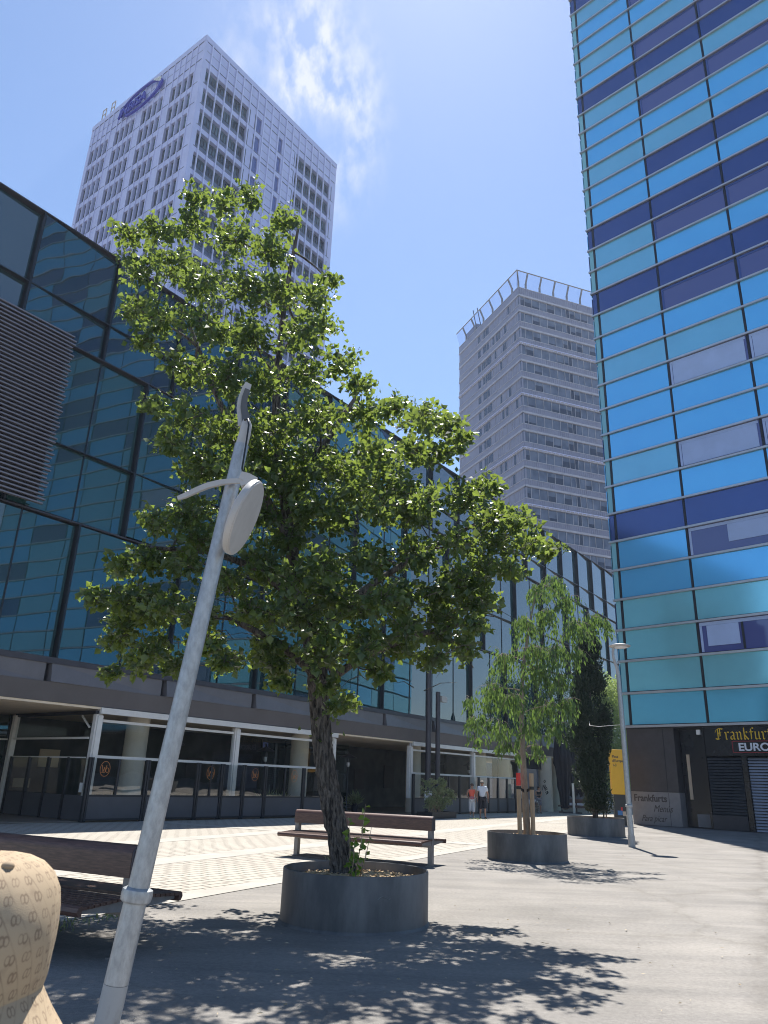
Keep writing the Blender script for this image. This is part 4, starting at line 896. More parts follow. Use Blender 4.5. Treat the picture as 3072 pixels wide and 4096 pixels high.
m = MB(); blade(m, [(-.953, 4.505, 3.76), (-.968, 4.51, 3.83), (-.987, 4.515, 3.90), (-.989, 4.52, 3.97), (-.978, 4.525, 4.04), (-.962, 4.53, 4.10)], [.088, .078, .068, .062, .056, .044], [.014] * 6, (1, .5, .2)); m.build('bracket', M['lamp_grey'], lp, smooth='auto')
m = MB(); blade(m, [(-.940, 4.50, 3.77), (-.953, 4.505, 3.84), (-.972, 4.51, 3.91), (-.974, 4.515, 3.98), (-.963, 4.52, 4.05)], [.06, .052, .044, .04, .034], [.008] * 5, (1, .5, .2)); m.build('bracket_inner', M['lamp_dark'], lp, smooth='auto')
m = MB(); m.tube([(-.950, 4.47, 3.79), (-.925, 4.45, 3.79), (-.912, 4.44, 3.74), (-.915, 4.43, 3.6), (-.922, 4.42, 3.42), (-.905, 4.42, 3.36)], .006, 8); m.build('cable', M['cable'], lp, smooth=True)
m = MB(); blade(m, [(-1.315, 4.44, 3.205), (-1.27, 4.44, 3.225), (-1.20, 4.44, 3.265), (-1.13, 4.43, 3.295), (-1.05, 4.42, 3.315), (-.97, 4.41, 3.325), (-.89, 4.41, 3.328), (-.83, 4.41, 3.325)], [.026, .032, .036, .036, .036, .032, .03, .026], [.016, .021, .023, .023, .021, .018, .016, .012], (0, 0, 1)); m.build('loose_arm', M['lamp_grey'], lp, smooth='auto')
m = MB(); blade(m, [(-.925, 4.40, 3.365), (-.88, 4.40, 3.350), (-.82, 4.40, 3.325)], [.05, .06, .05], [.008] * 3, (0, 0, 1)); m.build('loose_arm', M['lamp_grey'], lp, smooth='auto')
dn = Vector((.94, .02, -.34)).normalized(); dc = Vector((-.865, 4.36, 3.065)); dx = dn.cross(Vector((0, 1, 0))).normalized(); dy = dn.cross(dx)
def disc(m, c, nrm, prof, n=40):
    nrm = Vector(nrm).normalized(); x = nrm.cross(Vector((0, 1, 0.01))).normalized(); y = nrm.cross(x)
    vs, fs = [], []
    for r, h in prof:
        for k in range(n): a = 2 * math.pi * k / n; vs.append(Vector(c) + x * math.cos(a) * r + y * math.sin(a) * r + nrm * h)
    for i in range(len(prof) - 1):
        for k in range(n): fs.append((i * n + k, i * n + (k + 1) % n, i * n + n + (k + 1) % n, i * n + n + k))
    fs += [tuple(range(n))[::-1], tuple((len(prof) - 1) * n + k for k in range(n))]
    return m.add(vs, fs)
m = MB(); disc(m, dc, dn, [(.10, -.050), (.20, -.040), (.238, -.026), (.246, -.015), (.246, .012), (.240, .017)]); ho = m.build('lamp_head', M['lamp_grey'], lp, smooth='auto')
m = MB(); disc(m, dc, dn, [(.238, .0165), (.236, .021), (.15, .024)]); m.build('lamp_cover', M['lamp_grey'], ho, smooth='auto')
m = MB(); hp = dc + Vector((.0, .0, .235)) + dn * -.01; m.bar(hp + Vector((-.03, 0, -.03)), hp + Vector((.045, 0, .0)), .07, .03); m.build('hinge', M['lamp_grey'], ho)
# far post, intact
l2 = thing('lamp_post', (7.6, 23.79, 0), 'upright slim galvanised lamp post with flat disc head beside the glass tower', 'street lamp', 'street lamps')
B_ = Vector((7.6, 23.79, 0))
m = MB(); m.tube([B_, B_ + Vector((0, 0, .32))], [.10, .098], 20); m.build('base_sleeve', M['galv_low'], l2, smooth='auto')
m = MB(); m.tube([B_ + Vector((0, 0, .321)), B_ + Vector((0, 0, 1.12))], [.085, .08], 20); m.build('lower_tube', M['galv'], l2, smooth='auto')
m = MB(); m.tube([B_ + Vector((0, 0, 1.09)), B_ + Vector((0, 0, 1.11)), B_ + Vector((0, 0, 1.15)), B_ + Vector((0, 0, 1.17))], [.09, .11, .11, .08], 20); m.build('collar', M['galv'], l2, smooth='auto')
m = MB(); m.tube([B_ + Vector((0, 0, 1.15)), B_ + Vector((-.01, 0, 3.4)), B_ + Vector((-.03, 0, 4.98))], [.080, .074, .066], 20); m.build('pole', M['galv'], l2, smooth='auto')
m = MB(); m.tube([B_ + Vector(p) for p in ((-.03, 0, 4.95), (-.045, 0, 5.15), (-.10, 0, 5.35), (-.145, 0, 5.55), (-.145, 0, 5.72), (-.10, 0, 5.86))], [.055, .05, .045, .042, .04, .04], 12); m.build('bracket', M['lamp_grey'], l2, smooth='auto')
m = MB(); m.lathe(B_ + Vector((.085, 0, 5.86)), [(.06, -.03), (.30, .0), (.335, .025), (.33, .045), (.20, .085), (.05, .10)], 32, close_bot=True); hd_ = m.build('lamp_head', M['lamp_grey'], l2, smooth='auto')
m = MB(); m.lathe(B_ + Vector((.10, 0, 5.835)), [(.16, -.012), (.24, .012)], 24, close_bot=True); m.build('diffuser', M['white_letter'], hd_, smooth='auto')
m = MB(); m.tube([(7.55, 23.79, 3.46), (7.3, 25.3, 3.50), (7.35, 26.6, 3.62), (7.9, 28.6, 3.95)], .007, 6); tag(m.build('cable', M['paper'], None, smooth=True), 'thin pale cable strung from the cypress to the upright lamp post', 'cable')

# dark steel masts by the terrace
for (x, y, h, r, lb, box) in ((2.80, 41.8, 11.2, .155, 'taller dark steel mast rising into the poplar foliage by the terrace', 0), (3.33, 42.1, 6.35, .135, 'shorter dark steel mast with a small floodlight, next to the taller mast', 1)):
    t = thing('steel_mast', (x, y, 0), lb, 'mast', 'dark steel masts')
    m = MB(); m.tube([(x, y, 0), (x, y, h)], [r, r * .95], 18); m.build('shaft', M['steel_dark'], t, smooth='auto')
    if box:
        m = MB(); m.box(Fr((x, y, 0), D1, N1), .16, .72, 5.85, 6.15, -.15, .15); m.build('floodlight', M['lamp_grey'], t)
        m = MB(); m.box(Fr((x, y, 0), D1, N1), .05, .16, 5.95, 6.05, -.05, .05); m.build('bracket', M['steel_dark'], t)
    else:
        m = MB(); m.box(Fr((x, y, 0), (1, 0, 0), (0, -1, 0)), -.18, .22, .75, 1.2, .157, .18); m.build('notice', M['paper'], t)

# ------------------------------------------------------------------ yellow address totem
a_ = R_(8); Ft = Fr((11.28, 38.0, 0), (math.cos(a_), -math.sin(a_), 0), (-math.sin(a_), -math.cos(a_), 0))
tt = thing('address_totem', (11.6, 38, 0), "tall yellow address totem reading Plaça d'Europa 1-3 on a black base", 'sign')
m = MB(); m.box(Ft, .10, .74, 1.37, 3.42, -.42, .0); m.build('panel', M['totem_yellow'], tt, bevel=.012)
m = MB(); m.box(Ft, .16, .70, 0, 1.37, -.38, -.05); m.build('base', M['totem_black'], tt)
for i, s_ in enumerate(('Plaça', "d'Europa", '1-3')):
    m = text_mb(s_, Ft, .20, 3.04 - i * .20, .003, .165, .003, bold=.003, sx=.86); m.build('lettering', M['totem_black'], tt)
m = MB(); m.box(Ft, .30, .52, .45, .65, -.048, -.03); m.build('sticker', M['poster_blue'], tt)
m = MB(); m.box(Ft, .46, .54, .655, .80, -.048, -.03); m.build('sticker', M['red_paint'], tt)
m = MB(); m.box(Ft, .53, .68, .42, .62, -.048, -.032); m.build('sticker', M['poster_tan'], tt)

# ------------------------------------------------------------------ closed black parasol at the building end
ps = thing('parasol', (12.8, 53.9, 0), 'tall closed black parasol with draped cloth at the end of the terrace', 'parasol')
m = MB(); n_ = 44; prof = [(.06, 6.7), (.14, 6.3), (.24, 5.6), (.36, 4.8), (.50, 3.9), (.60, 3.2), (.50, 3.05), (.44, 2.4), (.40, 1.7), (.30, 1.2), (.24, .3)]
vs, fs = [], []; rp = random.Random(4); ph = [rp.uniform(0, 6.28) for _ in range(6)]
for i, (r, z) in enumerate(prof):
    for k in range(n_):
        a = 2 * math.pi * k / n_; f = 1 + .16 * math.sin(9 * a + ph[i % 3] * .3) + .10 * math.sin(5 * a + z)
        vs.append(Vector((12.80 + .05 * (6.5 - z) * .3 + r * f * math.cos(a) * 1.0, 53.9 + r * f * math.sin(a), z + (.18 * math.sin(3 * a + 1) if 4 < i < 9 else 0))))
for i in range(len(prof) - 1):
    for k in range(n_): fs.append((i * n_ + k, i * n_ + (k + 1) % n_, i * n_ + n_ + (k + 1) % n_, i * n_ + n_ + k))
m.add(vs, fs); m.build('canopy', M['black_cloth'], ps, smooth=True)
m = MB(); m.box(WF, 13.28, 13.42, .02, 1.9, 53.3, 53.42); m.build('leg', M['white_frame'], ps)
m = MB(); m.box(WF, 12.6, 13.9, 0, .09, 53.4, 54.5); m.build('base', M['steel_dark'], ps)
ps2 = thing('parasol', (14.3, 56, 0), 'shorter folded black parasol hanging half open just behind the cypress', 'parasol')
m = MB(); vs, fs = [], []
prof = [(.05, 4.9), (.30, 4.3), (.50, 3.6), (.62, 2.6), (.70, 1.8), (.5, 1.3), (.30, 1.2)]
for i, (r, z) in enumerate(prof):
    for k in range(n_):
        a = 2 * math.pi * k / n_; f = 1 + .18 * math.sin(8 * a) + .08 * math.sin(3 * a + z); vs.append(Vector((14.2 + r * f * math.cos(a) * .9, 56 + r * f * math.sin(a), z + .2 * math.sin(4 * a) * (i > 2))))
for i in range(len(prof) - 1):
    for k in range(n_): fs.append((i * n_ + k, i * n_ + (k + 1) % n_, i * n_ + n_ + (k + 1) % n_, i * n_ + n_ + k))
m.add(vs, fs); m.build('canopy', M['black_cloth'], ps2, smooth=True)
m = MB(); m.tube([(14.2, 56, 0), (14.2, 56, 4.9)], .05, 10); m.build('leg', M['steel_dark'], ps2, smooth='auto')

# ------------------------------------------------------------------ trees
def wob_tube(pts, rad, n=14, amp=.10, sub=6, seed=0):
    """trunk with ridged, irregular bark relief"""
    rs = random.Random(seed); P = [Vector(p) for p in pts]; Q, Rr = [], []
    for i in range(len(P) - 1):
        p0, p1, p2, p3 = P[max(i - 1, 0)], P[i], P[i + 1], P[min(i + 2, len(P) - 1)]
        for j in range(sub):
            t = j / sub; Q.append(.5 * ((2 * p1) + (p2 - p0) * t + (2 * p0 - 5 * p1 + 4 * p2 - p3) * t * t + (3 * p1 - p0 - 3 * p2 + p3) * t ** 3)); Rr.append(rad[i] * (1 - t) + rad[i + 1] * t)
    Q.append(P[-1]); Rr.append(rad[-1]); vs, fs = [], []
    for i, p in enumerate(Q):
        t = (Q[min(i + 1, len(Q) - 1)] - Q[max(i - 1, 0)]).normalized(); x = t.cross(Vector((0, 1, 0.05))).normalized(); y = x.cross(t).normalized()
        for k in range(n):
            a = 2 * math.pi * k / n + .12 * math.sin(i * .5); f = 1 + amp * (.55 * (1 if k % 2 else -1) * (.6 + .4 * math.sin(i * .9 + k * 2.1)) + .45 * rs.uniform(-1, 1)); vs.append(p + (x * math.cos(a) + y * math.sin(a)) * Rr[i] * f)
    for i in range(len(Q) - 1):
        for k in range(n): fs.append((i * n + k, i * n + (k + 1) % n, i * n + n + (k + 1) % n, i * n + n + k))
    fs.append(tuple((len(Q) - 1) * n + k for k in range(n)))
    m = MB(); m.add(vs, fs); return m, Q, Rr
def grow(mb, nodes, blobs, r0=.05, twigs=True, seed=1):
    """limbs: each clump is joined to the nearest wood already grown"""
    rs = random.Random(seed); nodes = list(nodes)
    order = sorted(blobs, key=lambda b: min((Vector(b[:3]) - n[0]).length for n in nodes))
    for b in order:
        c = Vector(b[:3]); best = min(nodes, key=lambda n: (c - n[0]).length + 1.2 * max(0, n[0].z - c.z + .1))
        s, sr = best; L = (c - s).length; r = min(sr * .8, max(.010, r0 * min(1, L / 2.2 + .25)))
        mid = s.lerp(c, .5) + Vector((rs.uniform(-.12, .12), rs.uniform(-.12, .12), rs.uniform(-.02, .16))) * L * .6
        mb.tube([s, s.lerp(mid, .5) + Vector((0, 0, .02)), mid, mid.lerp(c, .55), c], [r, r * .85, r * .68, r * .5, r * .3], 6, caps=False)
        nodes += [(mid, r * .68), (mid.lerp(c, .55), r * .5), (c, r * .3)]
    return nodes
def foliage(blobs, per_m2, L, W, droop, spread=.55, seed=2, tw=14, up=.35, sq=.85):
    g = np.random.default_rng(seed); P, Dv, Ls, Ws, T = [], [], [], [], []; twl = []
    for (x, y, z, r) in blobs:
        nt_ = max(5, int(tw * r / .4)); nl = max(6, int(per_m2 * r * r / nt_)); tone0 = g.uniform(.0, 1)
        for k in range(nt_):
            d = g.normal(size=3); d /= np.linalg.norm(d); d[2] = d[2] * .8 + up * .4; s = np.array([x, y, z]) + d * r * g.uniform(0, .35) * np.array([1, 1, sq]); e = np.array([x, y, z]) + d * r * g.uniform(.55, 1.28) * np.array([1, 1, sq])
            if droop: e[2] -= droop * r * g.uniform(.5, 1.4)
            twl.append((s, e))
            t = g.uniform(.12, 1.04, nl); base = s[None] + (e - s)[None] * t[:, None] + g.normal(size=(nl, 3)) * .045 * (r / .4)
            if droop: base[:, 2] -= droop * .35 * r * t ** 2
            dd = g.normal(size=(nl, 3)) * spread + (e - s)[None] / (np.linalg.norm(e - s) + 1e-6) * .5 + np.array([0, 0, -.35 - droop * 1.2])
            P.append(base); Dv.append(dd); l = L * g.uniform(.55, 1.40, nl); Ls.append(l); Ws.append(l * W * g.uniform(.85, 1.15, nl)); T.append(np.clip(tone0 * .35 + g.uniform(0, 1, nl) ** 1.7 * .75, 0, 1))
    return np.concatenate(P), np.concatenate(Dv), np.concatenate(Ls), np.concatenate(Ws), np.concatenate(T), twl

BLOBS1 = [(-3.06,9.3,9.97,0.27),(-3.97,12.09,12.48,0.34),(-2.41,8.38,9.05,0.21),(-3.35,11.78,12.25,0.3),(-2.14,8.98,9.76,0.26),(-2.84,11.73,12.35,0.34),(-1.54,8.65,9.03,0.23),(-2.01,11.16,11.3,0.3),(-3.1,9.3,9.46,0.33),(-3.98,11.99,11.71,0.43),(-2.55,9.78,9.67,0.42),(-3.24,12.23,11.63,0.53),(-1.69,8.55,8.46,0.34),(-2.45,12.32,11.58,0.49),(-4.04,9.23,9.23,0.26),(-4.7,10.81,10.47,0.3),(-3.34,8.64,8.83,0.27),(-4.3,11.16,10.94,0.35),(-3.71,9.12,8.43,0.33),(-4.36,10.82,9.82,0.4),(-3.37,9.53,8.94,0.4),(-4.22,11.79,10.59,0.49),(-2.58,8.42,7.84,0.41),(-3.69,12.14,10.53,0.59),(-2.21,9.69,8.63,0.47),(-2.65,11.41,9.82,0.55),(-1.43,8.39,7.64,0.35),(-2.18,12.18,10.37,0.51),(-1,8.34,7.54,0.29),(-1.47,12.28,10.32,0.42),(-0.91,9.06,8.38,0.18),(-1.15,11.19,10.01,0.22),(-3.81,9.57,8.13,0.32),(-4.3,10.8,8.92,0.36),(-3.29,9.12,7.66,0.36),(-4.23,11.79,9.48,0.47),(-2.44,8.48,7.18,0.4),(-3.32,11.52,9.18,0.55),(-1.99,9.38,7.57,0.44),(-2.67,12.03,9.3,0.57),(-1.2,8.44,7.1,0.35),(-1.63,11.59,9.08,0.48),(-1.05,9.74,8.06,0.29),(-1.29,12,9.61,0.36),(-3.55,9.2,7.35,0.23),(-4.46,11.86,8.99,0.29),(-2.87,9.16,6.93,0.36),(-3.44,11.19,8.01,0.44),(-2.21,8.87,6.56,0.41),(-2.97,11.84,8.24,0.54),(-1.65,8.8,6.53,0.4),(-2.16,11.62,8.06,0.53),(-1.06,8.66,6.57,0.35),(-1.56,11.78,8.39,0.48),(-0.63,8.6,6.75,0.29),(-0.89,12.12,8.82,0.4),(-0.38,8.77,6.51,0.23),(-0.56,12.12,8.38,0.31),(-3.36,9.73,6.52,0.27),(-4.14,11.9,7.7,0.34),(-2.59,8.71,5.89,0.33),(-3.42,11.45,7.28,0.44),(-2.26,9.41,6.06,0.42),(-2.75,11.7,7.21,0.52),(-2.45,10.5,6.6,0.47),(-1.62,9.35,6.05,0.42),(-1.93,11.56,7.11,0.52),(-1.77,10.61,6.68,0.48),(-0.93,8.94,6.1,0.38),(-1.15,11.13,7.19,0.47),(-1.04,9.78,6.48,0.41),(-0.33,8.82,6.07,0.34),(-0.39,11.26,7.4,0.43),(0.06,8.91,6.25,0.28),(0.14,11.06,7.4,0.35),(0.44,8.44,5.89,0.27),(0.57,11.61,7.44,0.38),(0.6,11,7.16,0.36),(0.84,9.59,6.39,0.27),(0.96,11.03,7.08,0.31),(1,10.97,7.05,0.31),(1,9.01,5.9,0.19),(1.17,10.96,6.76,0.23),(1.06,9.8,6.18,0.21),(-2.94,9.06,5.72,0.26),(-3.55,11.17,6.67,0.33),(-3.48,10.94,6.54,0.32),(-2.34,8.79,5.26,0.34),(-3.11,11.41,6.3,0.44),(-2.81,10.29,5.89,0.4),(-1.76,8.47,4.96,0.32),(-2.32,11.32,6.06,0.43),(-1.98,9.52,5.4,0.36),(-1.34,9.68,5.43,0.37),(-1.64,11.32,5.98,0.43),(-1.39,9.95,5.51,0.38),(-0.69,9.22,5.48,0.38),(-0.81,11.1,6.34,0.46),(-0.81,10.36,6.02,0.43),(-0.09,9.07,5.61,0.35),(-0.1,11.97,6.96,0.46),(-0.09,9.9,5.92,0.38),(0.44,9.65,5.97,0.32),(0.53,11.93,6.93,0.4),(0.49,10.62,6.35,0.35),(0.82,9.72,6.01,0.22),(0.99,11.93,7.03,0.27),(0.88,10.78,6.43,0.24),(-2.67,9.43,4.87,0.35),(-3.3,11.84,5.74,0.45),(-2.9,10.27,5.14,0.39),(-2.93,9.05,4.57,0.24),(-3.82,11.75,5.51,0.31),(-3.4,10.73,5.12,0.29),(-1.76,8.35,4.22,0.31),(-2.61,12.29,5.6,0.46),(-2.35,10.84,5.05,0.4),(-1.29,9.7,4.63,0.3),(-1.48,11.35,5.16,0.35),(-1.43,10.48,4.88,0.32),(-0.71,9.18,4.81,0.35),(-0.88,11.48,5.63,0.43),(-0.72,10.43,5.16,0.39),(-0.06,8.47,4.67,0.32),(-0.07,11.76,5.81,0.44),(-0.11,10.1,5.23,0.38),(0.47,8.6,4.78,0.3),(0.65,12.09,6.08,0.43),(0.53,9.94,5.31,0.35),(1.08,9.55,5.27,0.3),(1.24,11.1,5.8,0.35),(1.13,9.86,5.33,0.31),(1.31,8.82,5.12,0.22),(1.61,10.91,5.94,0.27),(1.58,10.78,5.88,0.26),(1.59,9.72,5.08,0.24),(1.78,10.79,5.44,0.26),(1.75,10.51,5.44,0.26),(-3.19,9.86,4.28,0.31),(-3.55,10.94,4.63,0.34),(-3.26,9.96,4.32,0.31),(-3.37,9.27,4.04,0.23),(-4.15,11.52,4.57,0.29),(-3.66,10.23,4.26,0.25),(-2.53,9.29,4.08,0.3),(-3.16,11.35,4.73,0.37),(-2.74,9.87,4.22,0.32),(-1.96,9.05,3.86,0.29),(-2.48,11.53,4.43,0.37),(-2.24,10.19,4.14,0.33),(-0.71,8.44,3.88,0.31),(-0.88,11.5,4.76,0.42),(-0.82,9.89,4.3,0.36),(-0.17,8.69,4.08,0.32),(-0.14,10.96,4.75,0.4),(-0.16,11.02,4.73,0.41),(0.47,9.05,4.3,0.34),(0.54,11.78,5.06,0.44),(0.47,10.65,4.78,0.39),(0.89,8.58,4.3,0.29),(1.26,11.32,5.14,0.38),(1.06,10.04,4.74,0.33),(1.61,9.64,4.68,0.3),(1.83,10.99,5.02,0.34),(1.72,10.47,4.86,0.32),(1.89,9.16,4.48,0.23),(2.26,10.97,5.08,0.28),(2.27,10.75,5.03,0.27),(2.2,9.49,4.48,0.15),(2.62,10.86,5.01,0.17),(2.34,10.12,4.73,0.16),(-3.57,9.2,3.58,0.18),(-4.25,10.89,4,0.21),(-4.17,10.74,3.91,0.21),(-3.24,9.3,3.58,0.26),(-3.88,11.04,3.9,0.31),(-3.73,10.78,3.81,0.3),(-2.68,8.88,3.46,0.29),(-3.38,11.39,4.02,0.37),(-3.08,10.47,3.76,0.34),(-2.18,8.85,3.33,0.26),(-2.79,11.16,3.85,0.33),(-2.35,9.68,3.5,0.28),(-1.58,8.74,3.39,0.28),(-2.04,11.26,3.88,0.36),(-1.88,10.43,3.75,0.33),(-0.99,9.3,3.52,0.33),(-1.17,11.35,3.97,0.41),(-1.05,10.17,3.65,0.36),(-0.32,9.09,3.57,0.33),(-0.47,12.03,4.25,0.43),(-0.41,10.83,3.93,0.39),(0.24,9.4,3.76,0.34),(0.27,12.03,4.4,0.44),(0.19,9.61,3.81,0.35),(0.74,9.39,3.86,0.3),(0.96,11.84,4.46,0.38),(0.74,9.64,3.89,0.31),(1.26,9.71,4.02,0.25),(1.38,11.07,4.4,0.29),(1.21,10.07,4.12,0.26),(-3.44,9.79,3.22,0.24),(-3.99,11.2,3.39,0.27),(-3.56,10.24,3.22,0.25),(-2.67,8.81,2.91,0.22),(-3.43,11.32,3.35,0.29),(-3.17,10.65,3.24,0.27),(-3.5,9.95,2.78,0.12),(-4.04,11.43,2.97,0.14),(-3.85,10.8,2.84,0.13),(-2.46,9.18,2.8,0.2),(-3.04,11.09,3.08,0.24),(-2.83,10.39,2.93,0.22),(-1.77,8.68,2.82,0.22),(-2.43,12.25,3.27,0.31),(-2.13,10.49,3.09,0.26),(-1.41,9.52,3.09,0.3),(-1.69,11.17,3.28,0.35),(-1.65,10.96,3.24,0.34),(-0.67,8.71,2.86,0.27),(-0.91,11.85,3.39,0.37),(-0.75,9.48,3,0.3),(-0.22,8.52,2.94,0.27),(-0.29,10.96,3.34,0.35),(-0.23,10.26,3.22,0.32),(0.34,9.78,3.17,0.25),(0.39,11.85,3.56,0.3),(0.32,10.77,3.37,0.27),(0.76,9.4,3.3,0.24),(0.84,10.95,3.58,0.28),(0.87,10.42,3.45,0.26),(1.16,9.02,3.41,0.2),(1.4,11.64,3.9,0.25),(1.36,10.53,3.66,0.23),(-1.14,9.29,2.63,0.15),(-1.52,11.82,2.95,0.19),(-1.41,10.96,2.8,0.18),(-0.65,9.06,2.61,0.2),(-0.85,11.5,2.82,0.26),(-0.73,10.97,2.77,0.24),(-0.43,8.82,2.34,0.18),(-0.51,11.74,2.64,0.25),(-0.53,10.95,2.58,0.23),(0.05,8.68,2.72,0.13),(0.06,11.15,3.06,0.17),(0,9.85,2.91,0.15),(-1.66,9.53,4.96,0.38),(-2.06,11.51,5.7,0.47),(-1.98,10.96,5.53,0.44),(-0.98,9.15,4.84,0.39),(-1.27,10.97,5.45,0.47),(-1.21,10.47,5.31,0.45),(-0.36,9.15,5.14,0.37),(-0.54,11.98,6.27,0.49),(-0.39,10.85,5.85,0.44),(-1.55,9.55,4.17,0.38),(-1.82,11.25,4.65,0.44),(-1.73,10.26,4.44,0.4),(-1.03,8.45,3.73,0.33),(-1.44,11.83,4.52,0.46),(-1.22,10.7,4.23,0.42),(0.22,9.37,5.22,0.36),(0.28,11.77,6.27,0.45),(0.14,9.67,5.41,0.37),(-1.99,8.87,5.29,0.37),(-2.73,11.93,6.61,0.49),(-2.34,10.37,5.99,0.43),(-2.41,9.26,4.46,0.31),(-2.92,11.52,5.14,0.38),(-2.47,9.66,4.58,0.32),(-1.24,8.68,3.36,0.31),(-1.56,11.44,3.88,0.41),(-1.43,10.1,3.65,0.36),(-0.58,9.3,3.8,0.36),(-0.76,11.36,4.27,0.44),(-0.73,10.33,4.06,0.4),(-0,8.63,3.59,0.31),(-0.07,11.3,4.17,0.41),(-0.02,11.09,4.14,0.4),(0.41,9.72,5.08,0.33),(0.5,11.98,5.84,0.4),(0.42,10.09,5.22,0.34),(-3.08,9.29,3.66,0.26),(-3.6,10.82,3.95,0.31),(-3.39,10.23,3.92,0.29),(-1.97,8.79,3,0.24),(-2.7,11.56,3.49,0.32),(-2.46,10.73,3.33,0.3),(-1.77,9.64,5.77,0.4),(-2.08,10.97,6.34,0.45),(-1.84,10.16,5.98,0.42),(-1.14,9.64,5.69,0.4),(-1.36,12.04,6.84,0.5),(-1.27,10.77,6.17,0.45),(1.4,9.9,4.36,0.29),(1.6,11.07,4.71,0.32),(1.48,10.51,4.56,0.3),(0.93,9.15,4.02,0.28),(1.31,11.92,4.79,0.36),(1.05,9.63,4.09,0.29),(1.26,9.41,3.74,0.24),(1.68,11.82,4.33,0.31),(1.35,9.89,3.85,0.26),(0.81,9.51,3.57,0.28),(0.96,11.04,3.88,0.33),(0.88,10.59,3.88,0.31),(1.07,9.42,3.19,0.2),(1.32,11.38,3.46,0.24),(1.15,9.95,3.29,0.21),(0.65,9.19,2.99,0.2),(0.81,11.5,3.36,0.25),(0.73,10.71,3.18,0.23),(1.47,9.46,4.92,0.25),(1.67,11.3,5.54,0.3),(1.49,10.11,5.12,0.27),(1.67,9.38,4.2,0.22),(1.96,11.08,4.71,0.26),(1.96,10.79,4.6,0.26),(0.3,8.78,3.22,0.26),(0.4,10.99,3.67,0.32),(0.37,10.35,3.52,0.3),(-0.1,8.71,3.1,0.25),(-0.16,11.11,3.56,0.32),(-0.16,10.41,3.44,0.3),(1.7,9.06,4.76,0.21),(2.13,10.82,5.4,0.25),(1.96,10.07,5.08,0.23),(-0.62,8.61,3.13,0.25),(-0.85,11.5,3.71,0.34),(-0.71,9.9,3.39,0.29),(-1.32,9.62,2.93,0.22),(-1.45,11,3.08,0.25),(-1.31,9.48,2.84,0.21),(-2.93,9.33,2.84,0.2),(-3.65,11.4,3.05,0.24),(-3.3,10.44,2.97,0.22),(-3.44,9.89,3.45,0.25),(-3.98,11.41,3.75,0.29),(-3.5,10.25,3.44,0.26),(-2.98,9.55,3.46,0.27),(-3.66,11.76,3.9,0.33),(-3.1,9.98,3.62,0.28)]
BLOBS2 = [(4.36,18.09,6.41,0.4),(4.59,19.34,6.89,0.43),(3.87,17.64,6.18,0.35),(4.06,19.03,6.56,0.37),(4.58,17.83,5.93,0.39),(4.81,19.08,6.27,0.42),(4.06,18.02,5.63,0.44),(4.39,19.72,6.07,0.48),(4.72,17.91,5.34,0.44),(5.13,19.36,5.74,0.47),(3.58,18.11,5.45,0.42),(3.65,19.05,5.63,0.44),(5.24,18.28,5.6,0.33),(5.68,19.32,5.93,0.35),(5.59,18.26,5.53,0.21),(5.96,19.19,5.64,0.22),(3.56,17.45,4.64,0.44),(3.92,19.49,5.02,0.49),(4.18,17.78,4.77,0.47),(4.53,19.01,4.93,0.51),(4.74,18.22,4.82,0.28),(5.12,19.06,4.89,0.29),(3.06,18.23,4.58,0.41),(3.18,19.26,4.76,0.44),(3.73,17.91,4.22,0.45),(4.16,19.39,4.29,0.49),(4.23,17.84,4,0.31),(4.6,19.04,4.3,0.33),(2.73,18.33,3.85,0.39),(2.84,19.11,3.85,0.4),(3.13,17.81,3.58,0.4),(3.5,19.7,3.77,0.44),(3.99,18.23,3.39,0.41),(4.22,19.4,3.64,0.43),(4.53,18.26,3.58,0.32),(4.9,19.67,3.72,0.34),(2.16,17.98,3.5,0.22),(2.3,19.1,3.56,0.24),(2.31,17.76,3.05,0.31),(2.49,19.36,3.13,0.33),(2.76,17.61,2.99,0.35),(3.1,19.27,3,0.38),(3.47,17.55,2.91,0.37),(3.76,19.44,3.01,0.4),(4.09,17.47,2.92,0.28),(4.5,19.58,3,0.31),(2.34,18.13,2.58,0.18),(2.48,19.46,2.75,0.19),(2.94,18.22,2.47,0.2),(3.27,19.26,2.58,0.21),(3.33,18,2.27,0.17),(3.54,18.95,2.38,0.18),(3.78,18.17,2.49,0.22),(4.1,19.66,2.58,0.24)]
# the big poplar
tr = thing('poplar_tree', (-.35, 10.0, .45), 'large leafy poplar with rough furrowed trunk in the foreground planter', 'tree')
tp = [(-.33, 10.0, .42), (-.36, 10.0, .62), (-.45, 10.0, 1.0), (-.56, 10.0, 1.4), (-.66, 10.02, 1.85), (-.74, 10.05, 2.3), (-.80, 10.08, 2.75), (-.90, 10.12, 3.2), (-1.12, 10.2, 3.85), (-1.32, 10.25, 4.7), (-1.5, 10.3, 5.6), (-1.7, 10.3, 6.7), (-1.75, 10.3, 7.9), (-1.72, 10.3, 9.2), (-1.62, 10.3, 10.4)]
tr_r = [.172, .148, .130, .125, .122, .122, .126, .115, .098, .085, .072, .060, .046, .032, .018]
mb, Q, Rr = wob_tube(tp, tr_r, 30, .20, 8, 5); mb.build('trunk', M['bark'], tr)
mb = MB(); nodes = [(q, r) for q, r in zip(Q, Rr) if q.z > 2.55]
